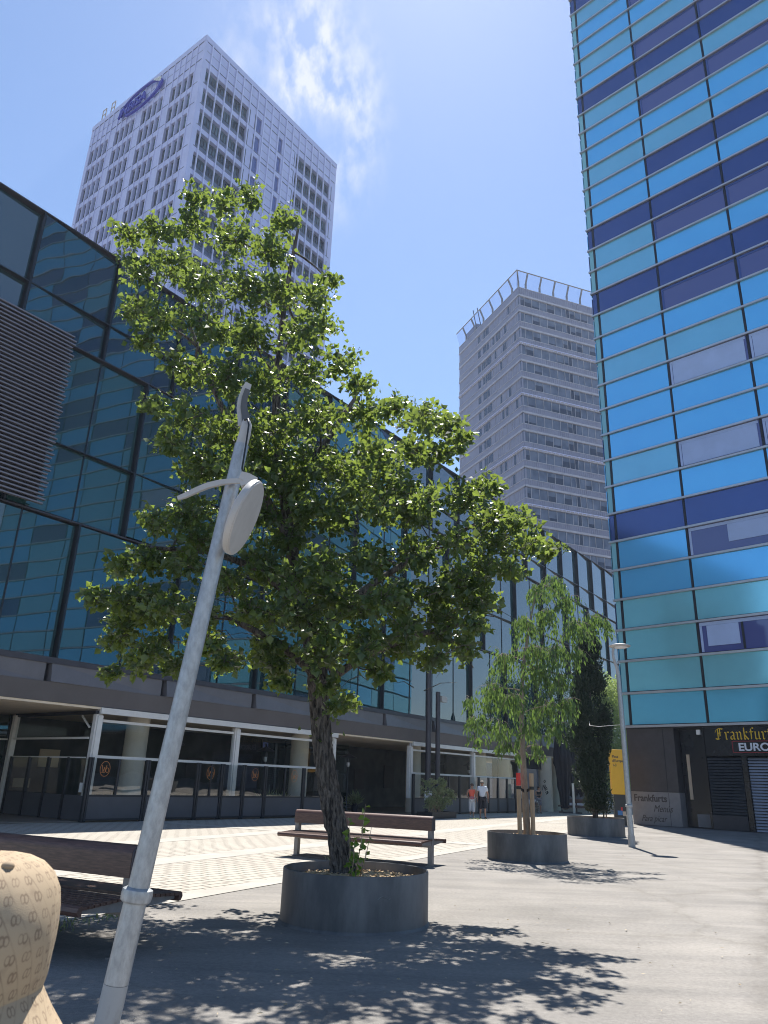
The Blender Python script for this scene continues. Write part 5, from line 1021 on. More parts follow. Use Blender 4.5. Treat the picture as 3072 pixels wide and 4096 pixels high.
for lim in ([(-.78, 10.05, 2.7), (-.2, 9.8, 3.1), (.45, 9.6, 3.35), (1.05, 9.5, 3.5)], [(-.95, 10.1, 3.35), (-.25, 10.3, 4.1), (.5, 10.5, 4.7), (1.3, 10.6, 5.2)], [(-1.1, 10.2, 3.8), (-1.7, 10.1, 4.3), (-2.4, 10.0, 4.5), (-3.2, 9.9, 4.5)], [(-1.35, 10.25, 4.8), (-2.1, 10.2, 6.0), (-2.7, 10.2, 7.2), (-3.2, 10.2, 8.3)], [(-1.5, 10.3, 5.6), (-1.0, 10.4, 6.3), (-.7, 10.45, 6.9), (-.5, 10.5, 7.3)], [(-.82, 10.05, 2.85), (-1.3, 9.7, 3.2), (-1.8, 9.4, 3.4)]):
    rad = [.062, .052, .042, .026]; mb.tube(lim, rad, 8, caps=False)
    for i in range(len(lim) - 1):
        for t in (.3, .65, 1.0): nodes.append((Vector(lim[i]).lerp(Vector(lim[i + 1]), t), rad[i] * (1 - t) + rad[i + 1] * t))
grow(mb, nodes, BLOBS1, .034)
P_, D_, L_, W_, T_, tw = foliage(BLOBS1, 1550, .086, .90, 0.0, .85, 2, 30)
for s, e in tw[::2]: mb.tube([s, (s + e) / 2 + np.array([0, 0, .02]), e], [.006, .004, .002], 4, caps=False)
for i in range(70):                                        # bare twigs low in the crown
    a = random.uniform(0, 6.28); s = Vector((random.uniform(-2.6, 1.4), 10.1 + random.uniform(-1.2, 1.2), random.uniform(2.7, 4.2))); d = Vector((math.cos(a), math.sin(a), random.uniform(-.5, .3))) * random.uniform(.25, .6)
    mb.tube([s, s + d * .5 + Vector((0, 0, .05)), s + d], [.007, .005, .002], 4, caps=False)
mb.build('branches', M['bark'], tr, smooth=True)
leaf_mesh('crown', P_, D_, L_, W_, 'leaf_poplar', tr, .18, 'delta', T_)
# shoots along the lower trunk
sp = np.array([[-.80 + .02 * rng.normal() + .10, 10.0, 2.0 + .6 * i / 60] for i in range(60)]) + rng.normal(size=(60, 3)) * [.10, .10, .12]
leaf_mesh('leaves', sp, rng.normal(size=(60, 3)), .07, .06, 'leaf_poplar', tr, .18, 'delta')
sh = thing('leafy_shoots', (-.18, 9.6, .5), 'bright green leafy shoots sprouting beside the poplar trunk', 'plant')
mb = MB(); pp, pd = [], []
for (x0, x1, y0, z1, n) in ((-.20, -.10, 9.60, 1.30, 15), (-.26, -.30, 9.66, 1.15, 12), (-.15, -.02, 9.62, 1.05, 9), (-.24, -.22, 9.58, .95, 9)):
    mb.tube([(x0, y0, .46), ((x0 + x1) / 2 + .015, y0, (.46 + z1) / 2), (x1, y0, z1)], [.008, .006, .003], 6)
    for i in range(n): t = .15 + .87 * i / n; pp.append((x0 + (x1 - x0) * t, y0, .46 + (z1 - .46) * t)); pd.append((rng.normal(), rng.normal() * .7 - .2, rng.uniform(-.6, .5)))
mb.build('stem', M['leaf_shoot'] if False else M['stake'], sh, smooth=True); leaf_mesh('leaves', pp, pd, rng.uniform(.07, .12, len(pp)), .078, 'leaf_shoot', sh, .15, 'delta')
# young staked tree with drooping leaves
t2 = thing('young_tree', (3.52, 18.6, .45), 'slim young tree with drooping light green leaves tied to two stakes', 'tree')
mb, Q, Rr = wob_tube([(3.55, 18.6, .45), (3.52, 18.6, 1.4), (3.50, 18.6, 2.4), (3.50, 18.6, 3.4), (3.58, 18.6, 4.3), (3.75, 18.6, 5.3), (3.95, 18.6, 6.2)], [.085, .075, .066, .055, .043, .03, .014], 14, .05, 5, 9); mb.build('trunk', M['bark_smooth'], t2, smooth=True)
mb = MB(); grow(mb, [(q, r) for q, r in zip(Q, Rr) if q.z > 2.2], BLOBS2, .026, seed=4)
P_, D_, L_, W_, T_, tw = foliage(BLOBS2, 1150, .13, .36, .85, .38, 6, 14, up=.5)
for s, e in tw[::2]: mb.tube([s, (s + e) / 2 + np.array([0, 0, .05]), e], [.006, .004, .002], 4, caps=False)
mb.build('branches', M['bark_smooth'], t2, smooth=True); leaf_mesh('crown', P_, D_, L_, W_, 'leaf_droop', t2, .2, 'kite', T_)
for (x, y, red, lb) in ((3.345, 18.42, 1, 'wooden tree stake with red painted top, left of the young trunk'), (3.66, 18.47, 0, 'plain wooden tree stake right of the young trunk')):
    t = thing('tree_stake', (x, y, .45), lb, 'stake', 'wooden tree stakes'); m = MB(); m.tube([(x, y, .45), (x, y, 1.58 if red else 1.86)], .052, 12); m.build('post', M['stake'], t, smooth='auto')
    if red: m = MB(); m.tube([(x, y, 1.582), (x, y, 1.86)], .053, 12); m.build('painted_top', M['red_paint'], t, smooth='auto')
    m = MB(); m.tube([(x, y, 1.50), (x, y, 1.57)], .058, 12); m.build('strap', M['cable'], t, smooth='auto')
    m = MB(); m.bar((x, y - .03, 1.53), (3.52, 18.57, 1.45), .012, .06); m.build('tie', M['cable'], t)
# cypress
cy = thing('cypress_tree', (8.0, 28.95, .5), 'dark narrow cypress standing in the planter beside the upright lamp post', 'tree')
mb = MB(); mb.tube([(8.0, 28.95, .5), (8.02, 28.95, 1.3), (8.05, 28.95, 3.0), (8.1, 28.95, 6.6)], [.10, .085, .06, .015], 10); mb.tube([(8.28, 28.9, .52), (8.33, 28.9, 1.1)], [.03, .02], 8); mb.tube([(8.40, 28.98, .52), (8.42, 28.95, 1.2)], [.025, .02], 8); mb.build('trunk', M['bark'], cy, smooth=True)
rc = random.Random(12); pts, dirs = [], []
lumps = []
for i in range(230):
    z = rc.uniform(1.0, 7.4); t = (z - 1.0) / 6.1; R = float(np.interp(z, [1.0, 2.1, 2.6, 3.3, 4.0, 4.8, 5.9, 6.8, 7.5], [.18, .30, .36, .56, .70, .68, .46, .26, .05])); a = rc.uniform(0, 6.28); q = R * math.sqrt(rc.uniform(.15, .85)); lumps.append((7.98 + .02 * z + q * math.cos(a), 28.95 + q * math.sin(a), z, rc.uniform(.16, .30)))
lumps += [(7.28, 28.8, 3.4, .28), (7.2, 28.85, 3.15, .22), (7.45, 28.8, 3.1, .3), (7.4, 28.8, 2.2, .2), (7.5, 28.75, 1.8, .22), (8.45, 28.8, 1.15, .2), (8.3, 28.8, .95, .22), (8.42, 28.8, 1.4, .2)]
for (x, y, z, r) in lumps:
    n = int(150 * (r / .22) ** 2); d = rng.normal(size=(n, 3)); d /= np.linalg.norm(d, axis=1)[:, None]; rad = r * rng.uniform(.45, 1.08, n) ** .7
    pts.append(np.array([x, y, z]) + d * rad[:, None] * [1, 1, 1.25]); dirs.append(d * .8 + [0, 0, .9] + rng.normal(size=(n, 3)) * .35)
pts = np.concatenate(pts); leaf_mesh('crown', pts, np.concatenate(dirs), rng.uniform(.07, .13, len(pts)), .055, 'leaf_cypress', cy, .3)
# tree beyond
def bushy(name, c, lumps, n1, L, W, mt, label, cat, trunk=None, spread=1.0):
    t = thing(name, c, label, cat)
    if trunk: m = MB(); m.tube(trunk[0], trunk[1], 9, caps=False); m.build('trunk', M['bark_smooth'], t, smooth=True)
    P, Dd, T = [], [], []
    for (x, y, z, r) in lumps:
        n = int(n1 * r * r); d = rng.normal(size=(n, 3)); d /= np.linalg.norm(d, axis=1)[:, None]; P.append(np.array([x, y, z]) + d * (r * rng.uniform(.3, 1.1, n) ** .6)[:, None]); Dd.append(d * .7 + rng.normal(size=(n, 3)) * spread * .6 + [0, 0, -.1]); T.append(np.clip(rng.uniform(0, .4) + rng.uniform(0, .6, n), 0, 1))
    P = np.concatenate(P); leaf_mesh('crown', P, np.concatenate(Dd), L * rng.uniform(.7, 1.3, len(P)), W, mt, t, .2, 'kite', np.concatenate(T)); return t
rb2 = random.Random(21)
lm = [(18.9 + rb2.uniform(-2.4, 1.8), 62 + rb2.uniform(-2, 2), rb2.uniform(2.0, 9.6), rb2.uniform(.6, 1.15)) for _ in range(70)]
bushy('street_tree', (18.8, 62, 0), lm, 420, .22, .085, 'leaf_far', 'sunlit pale green tree far behind the cypress, left of the glass tower', 'tree', ([(18.8, 62, 0), (18.8, 62, 3), (18.9, 62, 7)], [.22, .17, .05]))
lm = [(15.1 + rb2.uniform(-1.0, 1.0), 63 + rb2.uniform(-1, 1), rb2.uniform(5.6, 9.2), rb2.uniform(.5, .8)) for _ in range(16)]
bushy('street_tree', (15.1, 63, 0), lm, 420, .22, .085, 'leaf_far', 'pale green tree top glimpsed between the parasol and the young tree', 'tree', ([(15.1, 63, 0), (15.1, 63, 3), (15.1, 63, 8)], [.2, .16, .05]))
# shrub in a low trough by the masts
FT = Fr((2.75, 37.75, 0), D1, N1)
t = thing('trough', tuple(FT.p(1.0, 0, -.4)), 'low black trough holding the leafy shrub in front of the terrace', 'planter')
m = MB(); m.box(FT, 0, 2.2, 0, .30, -.85, -.81); m.box(FT, 0, 2.2, 0, .30, -.04, 0); m.box(FT, .0, .04, 0, .30, -.81, -.04); m.box(FT, 2.16, 2.2, 0, .30, -.81, -.04); m.build('wall', M['railing'], t)
m = MB(); m.box(FT, .04, 2.16, .02, .26, -.81, -.04); m.build('soil', M['mulch'], t)
lm = []
for i in range(46):
    u = rb2.uniform(.1, 2.1); z = rb2.uniform(.5, 2.1 - .35 * abs(u - 1.0)); 
    if abs(u - 1.1) < .16 and z > 1.3: continue
    c = FT.p(u, z, -.42 + rb2.uniform(-.3, .3)); lm.append((c.x, c.y, c.z, rb2.uniform(.14, .26)))
st = thing('shrub', tuple(FT.p(1.0, .26, -.4)), 'loose leafy shrub with small pale leaves growing in the black trough', 'shrub')
mb = MB()
for i in range(26):
    b = FT.p(rb2.uniform(.3, 1.9), .25, -.42 + rb2.uniform(-.2, .2)); c = Vector(rb2.choice(lm)[:3]); mb.tube([b, b.lerp(c, .5) + Vector((0, 0, .15)), c], [.014, .010, .005], 5, caps=False)
mb.build('stems', M['stake'], st, smooth=True)
P_, D_, L_, W_, T_, tw = foliage(lm, 2900, .085, .5, 0.1, .8, 9, 16); leaf_mesh('foliage', P_, D_, L_, W_, 'leaf_shrub', st, .2, 'kite', T_)

# ------------------------------------------------------------------ fallen leaves and scraps on the ground
m = MB(); rl = random.Random(5)
for i in range(230):
    if i < 170: x, y = rl.uniform(-3.4, 4.2), rl.uniform(5.6, 10.5)
    else: x, y = rl.uniform(-2, 9), rl.uniform(6, 26)
    if math.hypot(x - PL1[0], y - PL1[1]) < .95: continue
    a = rl.uniform(0, 6.28); L = rl.uniform(.010, .030); d = Vector((math.cos(a), math.sin(a), 0)); n2 = Vector((-d.y, d.x, 0)); c = Vector((x, y, .015)); w = L * rl.uniform(.10, .40)
    m.add([c - d * L, c + n2 * w + Vector((0, 0, rl.uniform(0, .012))), c + d * L, c - n2 * w + Vector((0, 0, rl.uniform(0, .008)))], [(0, 1, 2), (0, 2, 3)])
tag(m.build('leaf_litter', M['litter']), 'scattered dry leaves and twigs on the asphalt', 'leaf litter', kind='stuff')
gp, gd = [], []
for i in range(260):
    s_ = rl.uniform(-2.4, .6); o = rl.gauss(-.25, .12); v = bp_(s_, o, .005); gp.append(tuple(v)); gd.append((rl.uniform(-1, 1), rl.uniform(-1, 1), 1.2))
for (cx, cy, n) in ((-.62, 16.9, 60), (4.9, 38.6, 50), (-3.05, 33.6, 60)):
    for i in range(n): gp.append((cx + rl.gauss(0, .22), cy + rl.gauss(0, .16), .012)); gd.append((rl.uniform(-1, 1), rl.uniform(-1, 1), 1.0))
tag(leaf_mesh('weeds', gp, gd, rng.uniform(.05, .12, len(gp)), .018, 'leaf_shrub'), 'tufts of dry grass and weeds along the paving edge', 'weeds', kind='stuff')

# ------------------------------------------------------------------ people and dog
def skin_mesh(V, E, Rd, sub=1):
    me = bpy.data.meshes.new('tmp'); me.from_pydata([tuple(v) for v in V], E, []); o = bpy.data.objects.new('tmp', me); COL.objects.link(o)
    md = o.modifiers.new('s', 'SKIN'); md.use_smooth_shade = True
    for i, sv in enumerate(me.skin_vertices[0].data):
        r = Rd[i]; sv.radius = (r, r) if isinstance(r, (int, float)) else r; sv.use_root = (i == 0)
    sb = o.modifiers.new('sb', 'SUBSURF'); sb.levels = sub; sb.render_levels = sub
    dg = bpy.context.evaluated_depsgraph_get(); dg.update(); ev = bpy.data.meshes.new_from_object(o.evaluated_get(dg))
    m = MB(); m.add([v.co.copy() for v in ev.vertices], [tuple(p.vertices) for p in ev.polygons])
    bpy.data.objects.remove(o); bpy.data.meshes.remove(me); bpy.data.meshes.remove(ev); return m
def person(loc, yaw, H, label, skin, J, clothes, hair, hair_len, glasses=None, female=False, shoes='shoe_brown', group=None):
    """J: joint positions for a 1.75 m figure facing -Y; missing joints use the standing pose"""
    k = H / 1.75; j = dict(pel=(0, 0, .95), sp=(0, .01, 1.10), ch=(0, .01, 1.30), nk=(0, .01, 1.47), nk2=(0, -.005, 1.535), hd=(0, -.015, 1.62), tp=(0, -.005, 1.70),
             hpL=(.095, 0, .91), hpR=(-.095, 0, .91), knL=(.10, -.02, .50), knR=(-.10, -.02, .50), anL=(.10, .02, .09), anR=(-.10, .02, .09), toL=(.115, -.14, .03), toR=(-.115, -.14, .03),
             shL=(.185, .01, 1.41), shR=(-.185, .01, 1.41), elL=(.235, .03, 1.13), elR=(-.235, .03, 1.13), wrL=(.235, -.06, .89), wrR=(-.235, -.06, .89))
    j.update(J)
    cs, sn = math.cos(yaw), math.sin(yaw)
    def W(p): p = Vector(p) * k; return Vector((loc[0] + p.x * cs - p.y * sn, loc[1] + p.x * sn + p.y * cs, loc[2] + p.z))
    hips = .135 if female else .125; sho = .062 if female else .075
    rad = dict(pel=(hips, .105), sp=(.115 if female else .130, .10), ch=(.135 if female else .155, .11), nk=(.06, .06), nk2=(.052, .055), hd=(.080, .095), tp=(.060, .070), hpL=.092, hpR=.092, knL=.056, knR=.056, anL=.038, anR=.038, toL=.034, toR=.034, shL=sho, shR=sho, elL=.042, elR=.042, wrL=.028, wrR=.028)
    order = ['pel', 'sp', 'ch', 'nk', 'nk2', 'hd', 'tp', 'hpL', 'knL', 'anL', 'toL', 'hpR', 'knR', 'anR', 'toR', 'shL', 'elL', 'wrL', 'shR', 'elR', 'wrR']
    ed = [('pel', 'sp'), ('sp', 'ch'), ('ch', 'nk'), ('nk', 'nk2'), ('nk2', 'hd'), ('hd', 'tp'), ('pel', 'hpL'), ('hpL', 'knL'), ('knL', 'anL'), ('anL', 'toL'), ('pel', 'hpR'), ('hpR', 'knR'), ('knR', 'anR'), ('anR', 'toR'), ('ch', 'shL'), ('shL', 'elL'), ('elL', 'wrL'), ('ch', 'shR'), ('shR', 'elR'), ('elR', 'wrR')]
    def grown(names, extra, edges=None, rmap=None):
        es = [e for e in ed if e[0] in names and e[1] in names] if edges is None else edges
        rr_ = []
        for n in names:
            r = (rmap or {}).get(n, rad.get(n, .06)); r = (r, r) if isinstance(r, (int, float)) else r
            rr_.append(((r[0] + extra) * k, (r[1] + extra) * k))
        return skin_mesh([W(j[n]) for n in names], [(names.index(a), names.index(b)) for a, b in es], rr_, 2)
    t = thing('person', tuple(loc), label, 'person', group)
    mb = grown(order, 0)
    hd = Vector(j['hd']); fz = hd + Vector((0, -.088, 0))
    def blob(p, r): mb.ball(W(p), r[0] * k, r[1] * k, r[2] * k, 10, 6)
    blob(hd + Vector((0, -.100, -.012)), (.014, .022, .022)); blob(hd + Vector((0, -.082, -.052)), (.028, .014, .010)); blob(hd + Vector((0, -.068, -.085)), (.032, .028, .022))
    for s in (1, -1): blob(hd + Vector((s * .082, .01, -.005)), (.012, .022, .032)); blob(hd + Vector((s * .032, -.080, .018)), (.013, .010, .008))
    for s, w, e in ((1, 'wrL', 'elL'), (-1, 'wrR', 'elR')):        # hands: palm, four fingers, thumb
        wv = Vector(j[w]); d = (wv - Vector(j[e])).normalized(); sd = Vector((0, 1, 0)); sd = (sd - d * sd.dot(d)).normalized(); nn = d.cross(sd)
        mb.tube([W(wv - d * .02), W(wv + d * .03), W(wv + d * .075), W(wv + d * .09)], [.026 * k, .036 * k, .038 * k, .028 * k], 8, flat=.6)
        for q, ln in zip((-.027, -.009, .009, .027), (.062, .074, .070, .052)):
            b = wv + d * .082 + sd * q; c1_ = b + d * ln * .55 + nn * s * .006; c2_ = c1_ + d * ln * .42 + nn * s * .02; mb.tube([W(b), W(c1_), W(c2_)], [.010 * k, .0085 * k, .006 * k], 6)
        b = wv + d * .03 - sd * .034; mb.tube([W(b), W(b + d * .03 - sd * .016), W(b + d * .055 - sd * .014)], [.012 * k, .010 * k, .007 * k], 6)
    bo = mb.build('body', M[skin], t, smooth=True)
    for c in clothes: c(t, grown, W, j, k)
    hm = MB(); hm.ball(W(hd + Vector((0, .018, .045))), .098 * k, .108 * k, .085 * k, 14, 8)
    if hair_len: hm.tube([W(hd + Vector((0, .07, .03))), W(hd + Vector((0, .095, -.05))), W(hd + Vector((0, .085, -hair_len)))], [.07 * k, .075 * k, .045 * k], 10)
    hm.build('hair', M[hair], t, smooth=True)
    if glasses:
        g = MB()
        for s in (1, -1): g.ball(W(hd + Vector((s * .036, -.094, .016))), .030 * k, .012 * k, .020 * k, 10, 6)
        g.bar(W(hd + Vector((-.075, -.075, .02))), W(hd + Vector((.075, -.075, .02))), .014 * k, .01 * k)
        for s in (1, -1): g.bar(W(hd + Vector((s * .074, -.07, .02))), W(hd + Vector((s * .088, .01, .02))), .01 * k, .008 * k)
        g.build('sunglasses', M[glasses], t, smooth=True)
    for s in ('L', 'R'):
        a, b = Vector(j['an' + s]), Vector(j['to' + s]); f = MB(); d = (b - a); d.z = 0; d.normalize()
        sk = skin_mesh([W(a + Vector((0, 0, -.045)) - d * .05), W((a + b) / 2 - Vector((0, 0, .012))), W(b + d * .03)], [(0, 1), (1, 2)], [.042 * k, .046 * k, .034 * k], 1); sk.build('shoe', M[shoes], t, smooth=True)
    return t
def top(matn, sleeves, extra=.018, low=None):
    def f(t, grown, W, j, k):
        names = ['pel', 'sp', 'ch', 'nk']; ee = [('pel', 'sp'), ('sp', 'ch'), ('ch', 'nk')]; j2 = dict(j); rm = {'nk': (.075, .07), 'pel': (.14, .115)}
        if low is None: pass
        names += ['shL', 'shR']; ee += [('ch', 'shL'), ('ch', 'shR')]
        if sleeves:
            for s in 'LR': j['mid' + s] = tuple(Vector(j['sh' + s]).lerp(Vector(j['el' + s]), sleeves)); names.append('mid' + s); ee.append(('sh' + s, 'mid' + s)); rm['mid' + s] = .062
        else: rm['shL'] = rm['shR'] = .045
        grown(names, extra, ee, rm).build('top', M[matn], t, smooth=True)
    return f
def legs(matn, frac, nm, extra=.03, flare=.085):
    def f(t, grown, W, j, k):
        names = ['pel']; ee = []; rm = {}
        for s in 'LR':
            kn, an = Vector(j['kn' + s]), Vector(j['an' + s]); j['end' + s] = tuple(kn.lerp(an, frac)); names += ['hp' + s, 'kn' + s, 'end' + s]; ee += [('pel', 'hp' + s), ('hp' + s, 'kn' + s), ('kn' + s, 'end' + s)]; rm['kn' + s] = flare - .01; rm['end' + s] = flare - .015
        grown(names, extra, ee, rm).build(nm, M[matn], t, smooth=True)
    return f
def waist(matn):
    def f(t, grown, W, j, k):
        m = MB(); m.ball(W(Vector(j['pel']) + Vector((-.03, -.12, .05))), .15 * k, .08 * k, .08 * k); m.build('waist_bag', M[matn], t, smooth=True)
    return f
person((5.50, 40.6, 0), .05, 1.80, 'man in a pale blue T-shirt, dark shorts and sunglasses walking on the paving', 'skin_tan',
       dict(knL=(.11, -.08, .50), anL=(.13, -.05, .09), toL=(.16, -.20, .03), knR=(-.09, .0, .49), anR=(-.09, .10, .10), toR=(-.10, -.05, .03), elL=(.29, .04, 1.13), wrL=(.28, -.02, .88), elR=(-.26, .05, 1.13), wrR=(-.24, .0, .88)),
       [top('pale_tee', .62, .024), legs('navy_cloth', .12, 'shorts', .026, .095)], 'hair_grey', 0, 'cable', False, 'shoe_brown', 'walking couple')
person((5.02, 41.0, 0), .12, 1.66, 'woman in an orange tank top and white capri trousers walking beside the man', 'skin',
       dict(knL=(.07, -.10, .50), anL=(.05, -.12, .09), toL=(.06, -.27, .03), knR=(-.08, .03, .50), anR=(-.05, .16, .14), toR=(-.06, .02, .05), elL=(.225, .04, 1.12), wrL=(.20, -.02, .88), elR=(-.26, .05, 1.14), wrR=(-.22, -.12, 1.02), hd=(.015, -.02, 1.62)),
       [top('orange_top', 0, .016), legs('white_cloth', .55, 'trousers', .022, .085), waist('pink_cloth')], 'hair_brown', .10, 'cable', True, 'shoe_white', 'walking couple')
gl = person((10.62, 51.4, 0), .1, 1.66, 'young woman in black top and grey shorts looking at a phone beside a dog', 'skin',
       dict(elL=(.20, -.01, 1.15), wrL=(.06, -.22, 1.18), elR=(-.20, -.01, 1.15), wrR=(-.05, -.22, 1.16), hd=(0, -.04, 1.61), tp=(0, -.05, 1.69)),
       [top('navy_cloth', 0, .014), legs('grey_cloth', -.55, 'shorts', .022, .10)], 'hair_dark', .16, None, True, 'shoe_brown')
ph_ = MB(); ph_.box(Fr((10.63, 51.12, 0), (1, 0, 0), (0, -1, 0)), -.04, .04, 1.14, 1.27, .02, .03); tag(ph_.build('phone', M['cable']), "small dark phone in the young woman's hands", 'phone')
# dog, facing the camera
dg_ = thing('dog', (10.27, 50.75, 0), 'shaggy grey and white dog standing at the young woman\'s side', 'dog')
V = [(0, .42, .50), (0, .20, .50), (0, -.05, .50), (0, -.24, .53), (0, -.36, .64), (0, -.44, .70), (0, -.56, .665), (.10, .44, .42), (.11, .38, .27), (.11, .48, .15), (.11, .44, .02), (-.10, .44, .42), (-.11, .38, .27), (-.11, .48, .15), (-.11, .44, .02), (.09, -.20, .42), (.09, -.20, .24), (.09, -.22, .03), (-.09, -.20, .42), (-.09, -.20, .24), (-.09, -.24, .03), (0, .58, .56), (0, .72, .66), (.11, -.26, .0), (-.11, -.28, .0)]
E_ = [(0, 1), (1, 2), (2, 3), (3, 4), (4, 5), (5, 6), (0, 7), (7, 8), (8, 9), (9, 10), (0, 11), (11, 12), (12, 13), (13, 14), (3, 15), (15, 16), (16, 17), (3, 18), (18, 19), (19, 20), (0, 21), (21, 22)]
Rd = [.13, .15, .165, .15, .10, .105, .05, .08, .055, .035, .03, .08, .055, .035, .03, .065, .048, .036, .065, .048, .036, .04, .03]
sk = skin_mesh([Vector((10.27 + x, 50.75 + y, z)) for x, y, z in V[:23]], E_, Rd, 2)
sk.ball((10.27, 50.75 - .60, .67), .022, .018, .018, 8, 6)
for s in (1, -1): sk.prism([(10.27 + s * .07, 50.33, .77), (10.27 + s * .13, 50.31, .76), (10.27 + s * .135, 50.30, .64)], (0, .02, 0)); sk.ball((10.27 + s * .09, 50.50, .02), .04, .06, .025, 8, 6)
sk.build('body', M['dog_fur'], dg_, smooth=True)
m = MB(); m.tube([(10.27, 50.40, .62), (10.29, 50.39, .62)], .10, 12); m.build('collar', M['red_line'], dg_)

# ------------------------------------------------------------------ bystander in a patterned bucket hat right in front of the camera
m = bpy.data.materials.new('hat_cloth'); m.use_nodes = True; t = m.node_tree; b = bsdf(m); b.inputs['Roughness'].default_value = .9
N = t.nodes.new; L = t.links.new
uv = N('ShaderNodeUVMap'); uv.uv_map = 'cloth'; sep = N('ShaderNodeSeparateXYZ'); L(uv.outputs[0], sep.inputs[0])
def mth(op, a, b_=None):
    n = N('ShaderNodeMath'); n.operation = op
    for i, v in enumerate((a, b_)):
        if v is None: continue
        if isinstance(v, (int, float)): n.inputs[i].default_value = v
        else: L(v, n.inputs[i])
    return n.outputs[0]
CU, CV = .026, .022
row = mth('FLOOR', mth('DIVIDE', sep.outputs[1], CV)); uu = mth('FRACT', mth('ADD', mth('DIVIDE', sep.outputs[0], CU), mth('MULTIPLY', row, .5))); vv = mth('FRACT', mth('DIVIDE', sep.outputs[1], CV))
def ringm(cx, rx, ry):
    dx_ = mth('DIVIDE', mth('SUBTRACT', uu, cx), rx); dy_ = mth('DIVIDE', mth('SUBTRACT', vv, .5), ry); r_ = mth('SQRT', mth('ADD', mth('MULTIPLY', dx_, dx_), mth('MULTIPLY', dy_, dy_)))
    return mth('MAXIMUM', mth('SUBTRACT', 1.0, mth('MULTIPLY', mth('ABSOLUTE', mth('SUBTRACT', r_, .8)), 2.6)), 0.0)
pr = mth('MAXIMUM', ringm(.38, .17, .30), ringm(.62, .17, .30))
dg_l = mth('ABSOLUTE', mth('SUBTRACT', mth('FRACT', mth('ADD', uu, mth('MULTIPLY', vv, .5))), .08)); pr = mth('MAXIMUM', pr, mth('MULTIPLY', mth('LESS_THAN', dg_l, .05), .45))
ns = N('ShaderNodeTexNoise'); ns.inputs['Scale'].default_value = 38; L(uv.outputs[0], ns.inputs['Vector'])
v_ = mth('ADD', pr, mth('MULTIPLY', mth('SUBTRACT', ns.outputs['Fac'], .5), 2.2))
rp_ = N('ShaderNodeValToRGB'); rp_.color_ramp.elements[0].position = .15; rp_.color_ramp.elements[1].position = 1.0; rp_.color_ramp.elements[0].color = (.40, .305, .20, 1); rp_.color_ramp.elements[1].color = (.235, .168, .11, 1); L(v_, rp_.inputs['Fac']); L(rp_.outputs['Color'], b.inputs['Base Color'])
wv = N('ShaderNodeTexNoise'); wv.inputs['Scale'].default_value = 600; L(uv.outputs[0], wv.inputs['Vector']); bp = N('ShaderNodeBump'); bp.inputs['Strength'].default_value = .3; bp.inputs['Distance'].default_value = .001; L(wv.outputs['Fac'], bp.inputs['Height']); L(bp.outputs['Normal'], b.inputs['Normal'])
M['hat_cloth'] = m
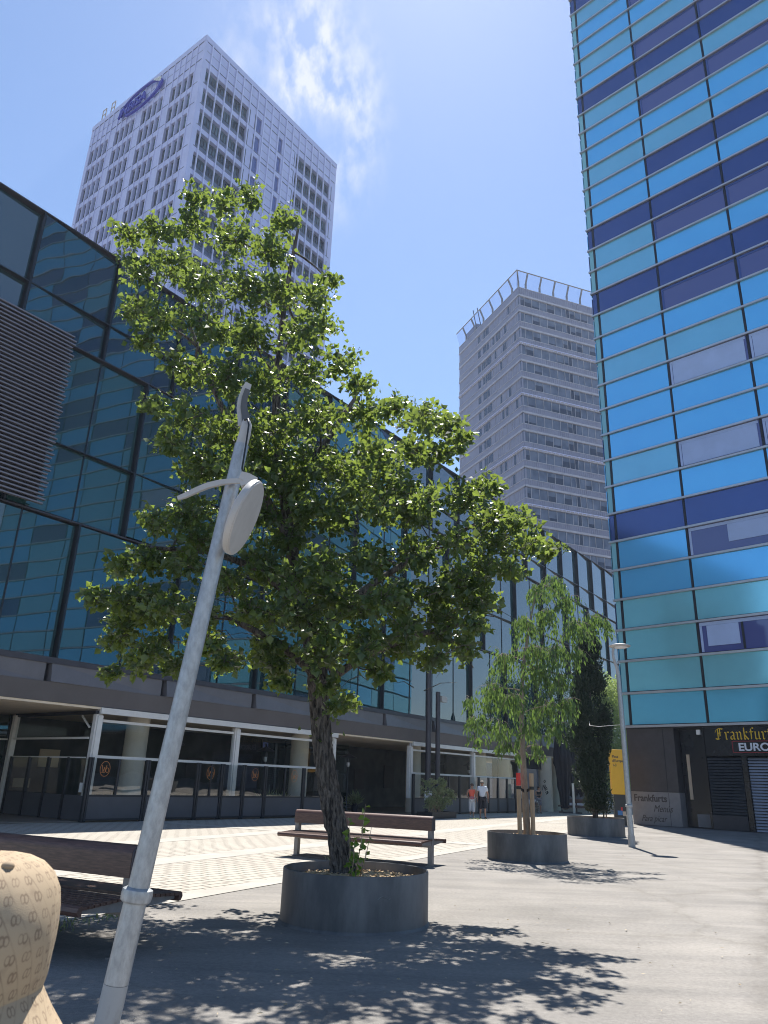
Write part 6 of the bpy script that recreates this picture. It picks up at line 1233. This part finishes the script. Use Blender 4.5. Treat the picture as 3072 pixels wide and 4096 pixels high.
def hat_part(name, c, prof, parent, n=144, wob=.0, top_cap=False):
    vs, fs, uvs = [], [], []; s = 0.0; S = [0.0]
    for a, b in zip(prof[:-1], prof[1:]): s += math.hypot(b[0] - a[0], b[1] - a[1]); S.append(s)
    me = bpy.data.meshes.new(name)
    for i, (r, z) in enumerate(prof):
        for k in range(n):
            a = 2 * math.pi * k / n; f = 1 + wob * math.sin(5 * a + i) * .5 + wob * math.sin(3 * a - i * .7) - (.010 if i < 8 else 0) * math.exp(-(((a * 6 / (2 * math.pi) + .35) % 1 - .5) / .06) ** 2) * (1 if name == 'hat_crown' else 0); vs.append((c[0] + r * f * math.cos(a), c[1] + r * f * math.sin(a) * 1.12, c[2] + z + wob * .10 * math.sin(2 * a + 1)))
    for i in range(len(prof) - 1):
        for k in range(n): fs.append((i * n + k, i * n + (k + 1) % n, i * n + n + (k + 1) % n, i * n + n + k)); uvs += [(k / n * .72, S[i]), ((k + 1) / n * .72, S[i]), ((k + 1) / n * .72, S[i + 1]), (k / n * .72, S[i + 1])]
    if name == 'hat_crown': fs.append(tuple((len(prof) - 1) * n + k for k in range(n))); uvs += [(0.0, S[-1])] * n
    off = OFF.get(parent.name, Vector((0, 0, 0))); me.from_pydata([tuple(Vector(v) - off) for v in vs], [], fs)
    ul = me.uv_layers.new(name='cloth'); ul.data.foreach_set('uv', [x for p in uvs for x in p]); me.materials.append(M['hat_cloth']); me.polygons.foreach_set('use_smooth', [True] * len(fs))
    o = bpy.data.objects.new(name, me); COL.objects.link(o); o.parent = parent; OFF[o.name] = off; return o
HC = Vector((-.510, 1.12, 1.282))
pe = person((HC.x, HC.y, 0), R_(150), 1.33, 'person in a beige patterned bucket hat at the near left corner', 'skin', {}, [top('cream', .6, .02), legs('navy_cloth', .9, 'trousers', .02, .075)], 'hair_brown', 0, None, True)
hat_part('hat_crown', HC, [(.080, -.004), (.085, .010), (.089, .028), (.0925, .05), (.093, .07), (.090, .092), (.084, .114), (.073, .134), (.058, .148), (.040, .156), (.02, .160), (.002, .161)], pe, wob=.03)
hat_part('hat_brim', HC, [(.0795, -.003), (.086, -.012), (.102, -.035), (.122, -.062), (.124, -.064), (.121, -.066), (.100, -.040), (.080, -.010)], pe, wob=.03)
mm = MB(); mm.ball(HC + Vector((.034, -.040, .1495)), .0085, .0085, .006, 12, 6); mm.build('eyelet', M['hat_thread'], pe, smooth=True)

# ------------------------------------------------------------------ faint summer haze over the square
HAZE = 0.00032
hm_ = bpy.data.materials.new('haze'); hm_.use_nodes = True; t = hm_.node_tree; t.nodes.clear()
ho_ = t.nodes.new('ShaderNodeOutputMaterial'); pv = t.nodes.new('ShaderNodeVolumePrincipled'); pv.inputs['Color'].default_value = (.62, .74, 1.0, 1); pv.inputs['Density'].default_value = HAZE; pv.inputs['Anisotropy'].default_value = .3
t.links.new(pv.outputs[0], ho_.inputs['Volume'])
m = MB(); m.box(WF, -120, 120, -1.0, 125, -60, 190); tag(m.build('haze', hm_), kind='stuff')
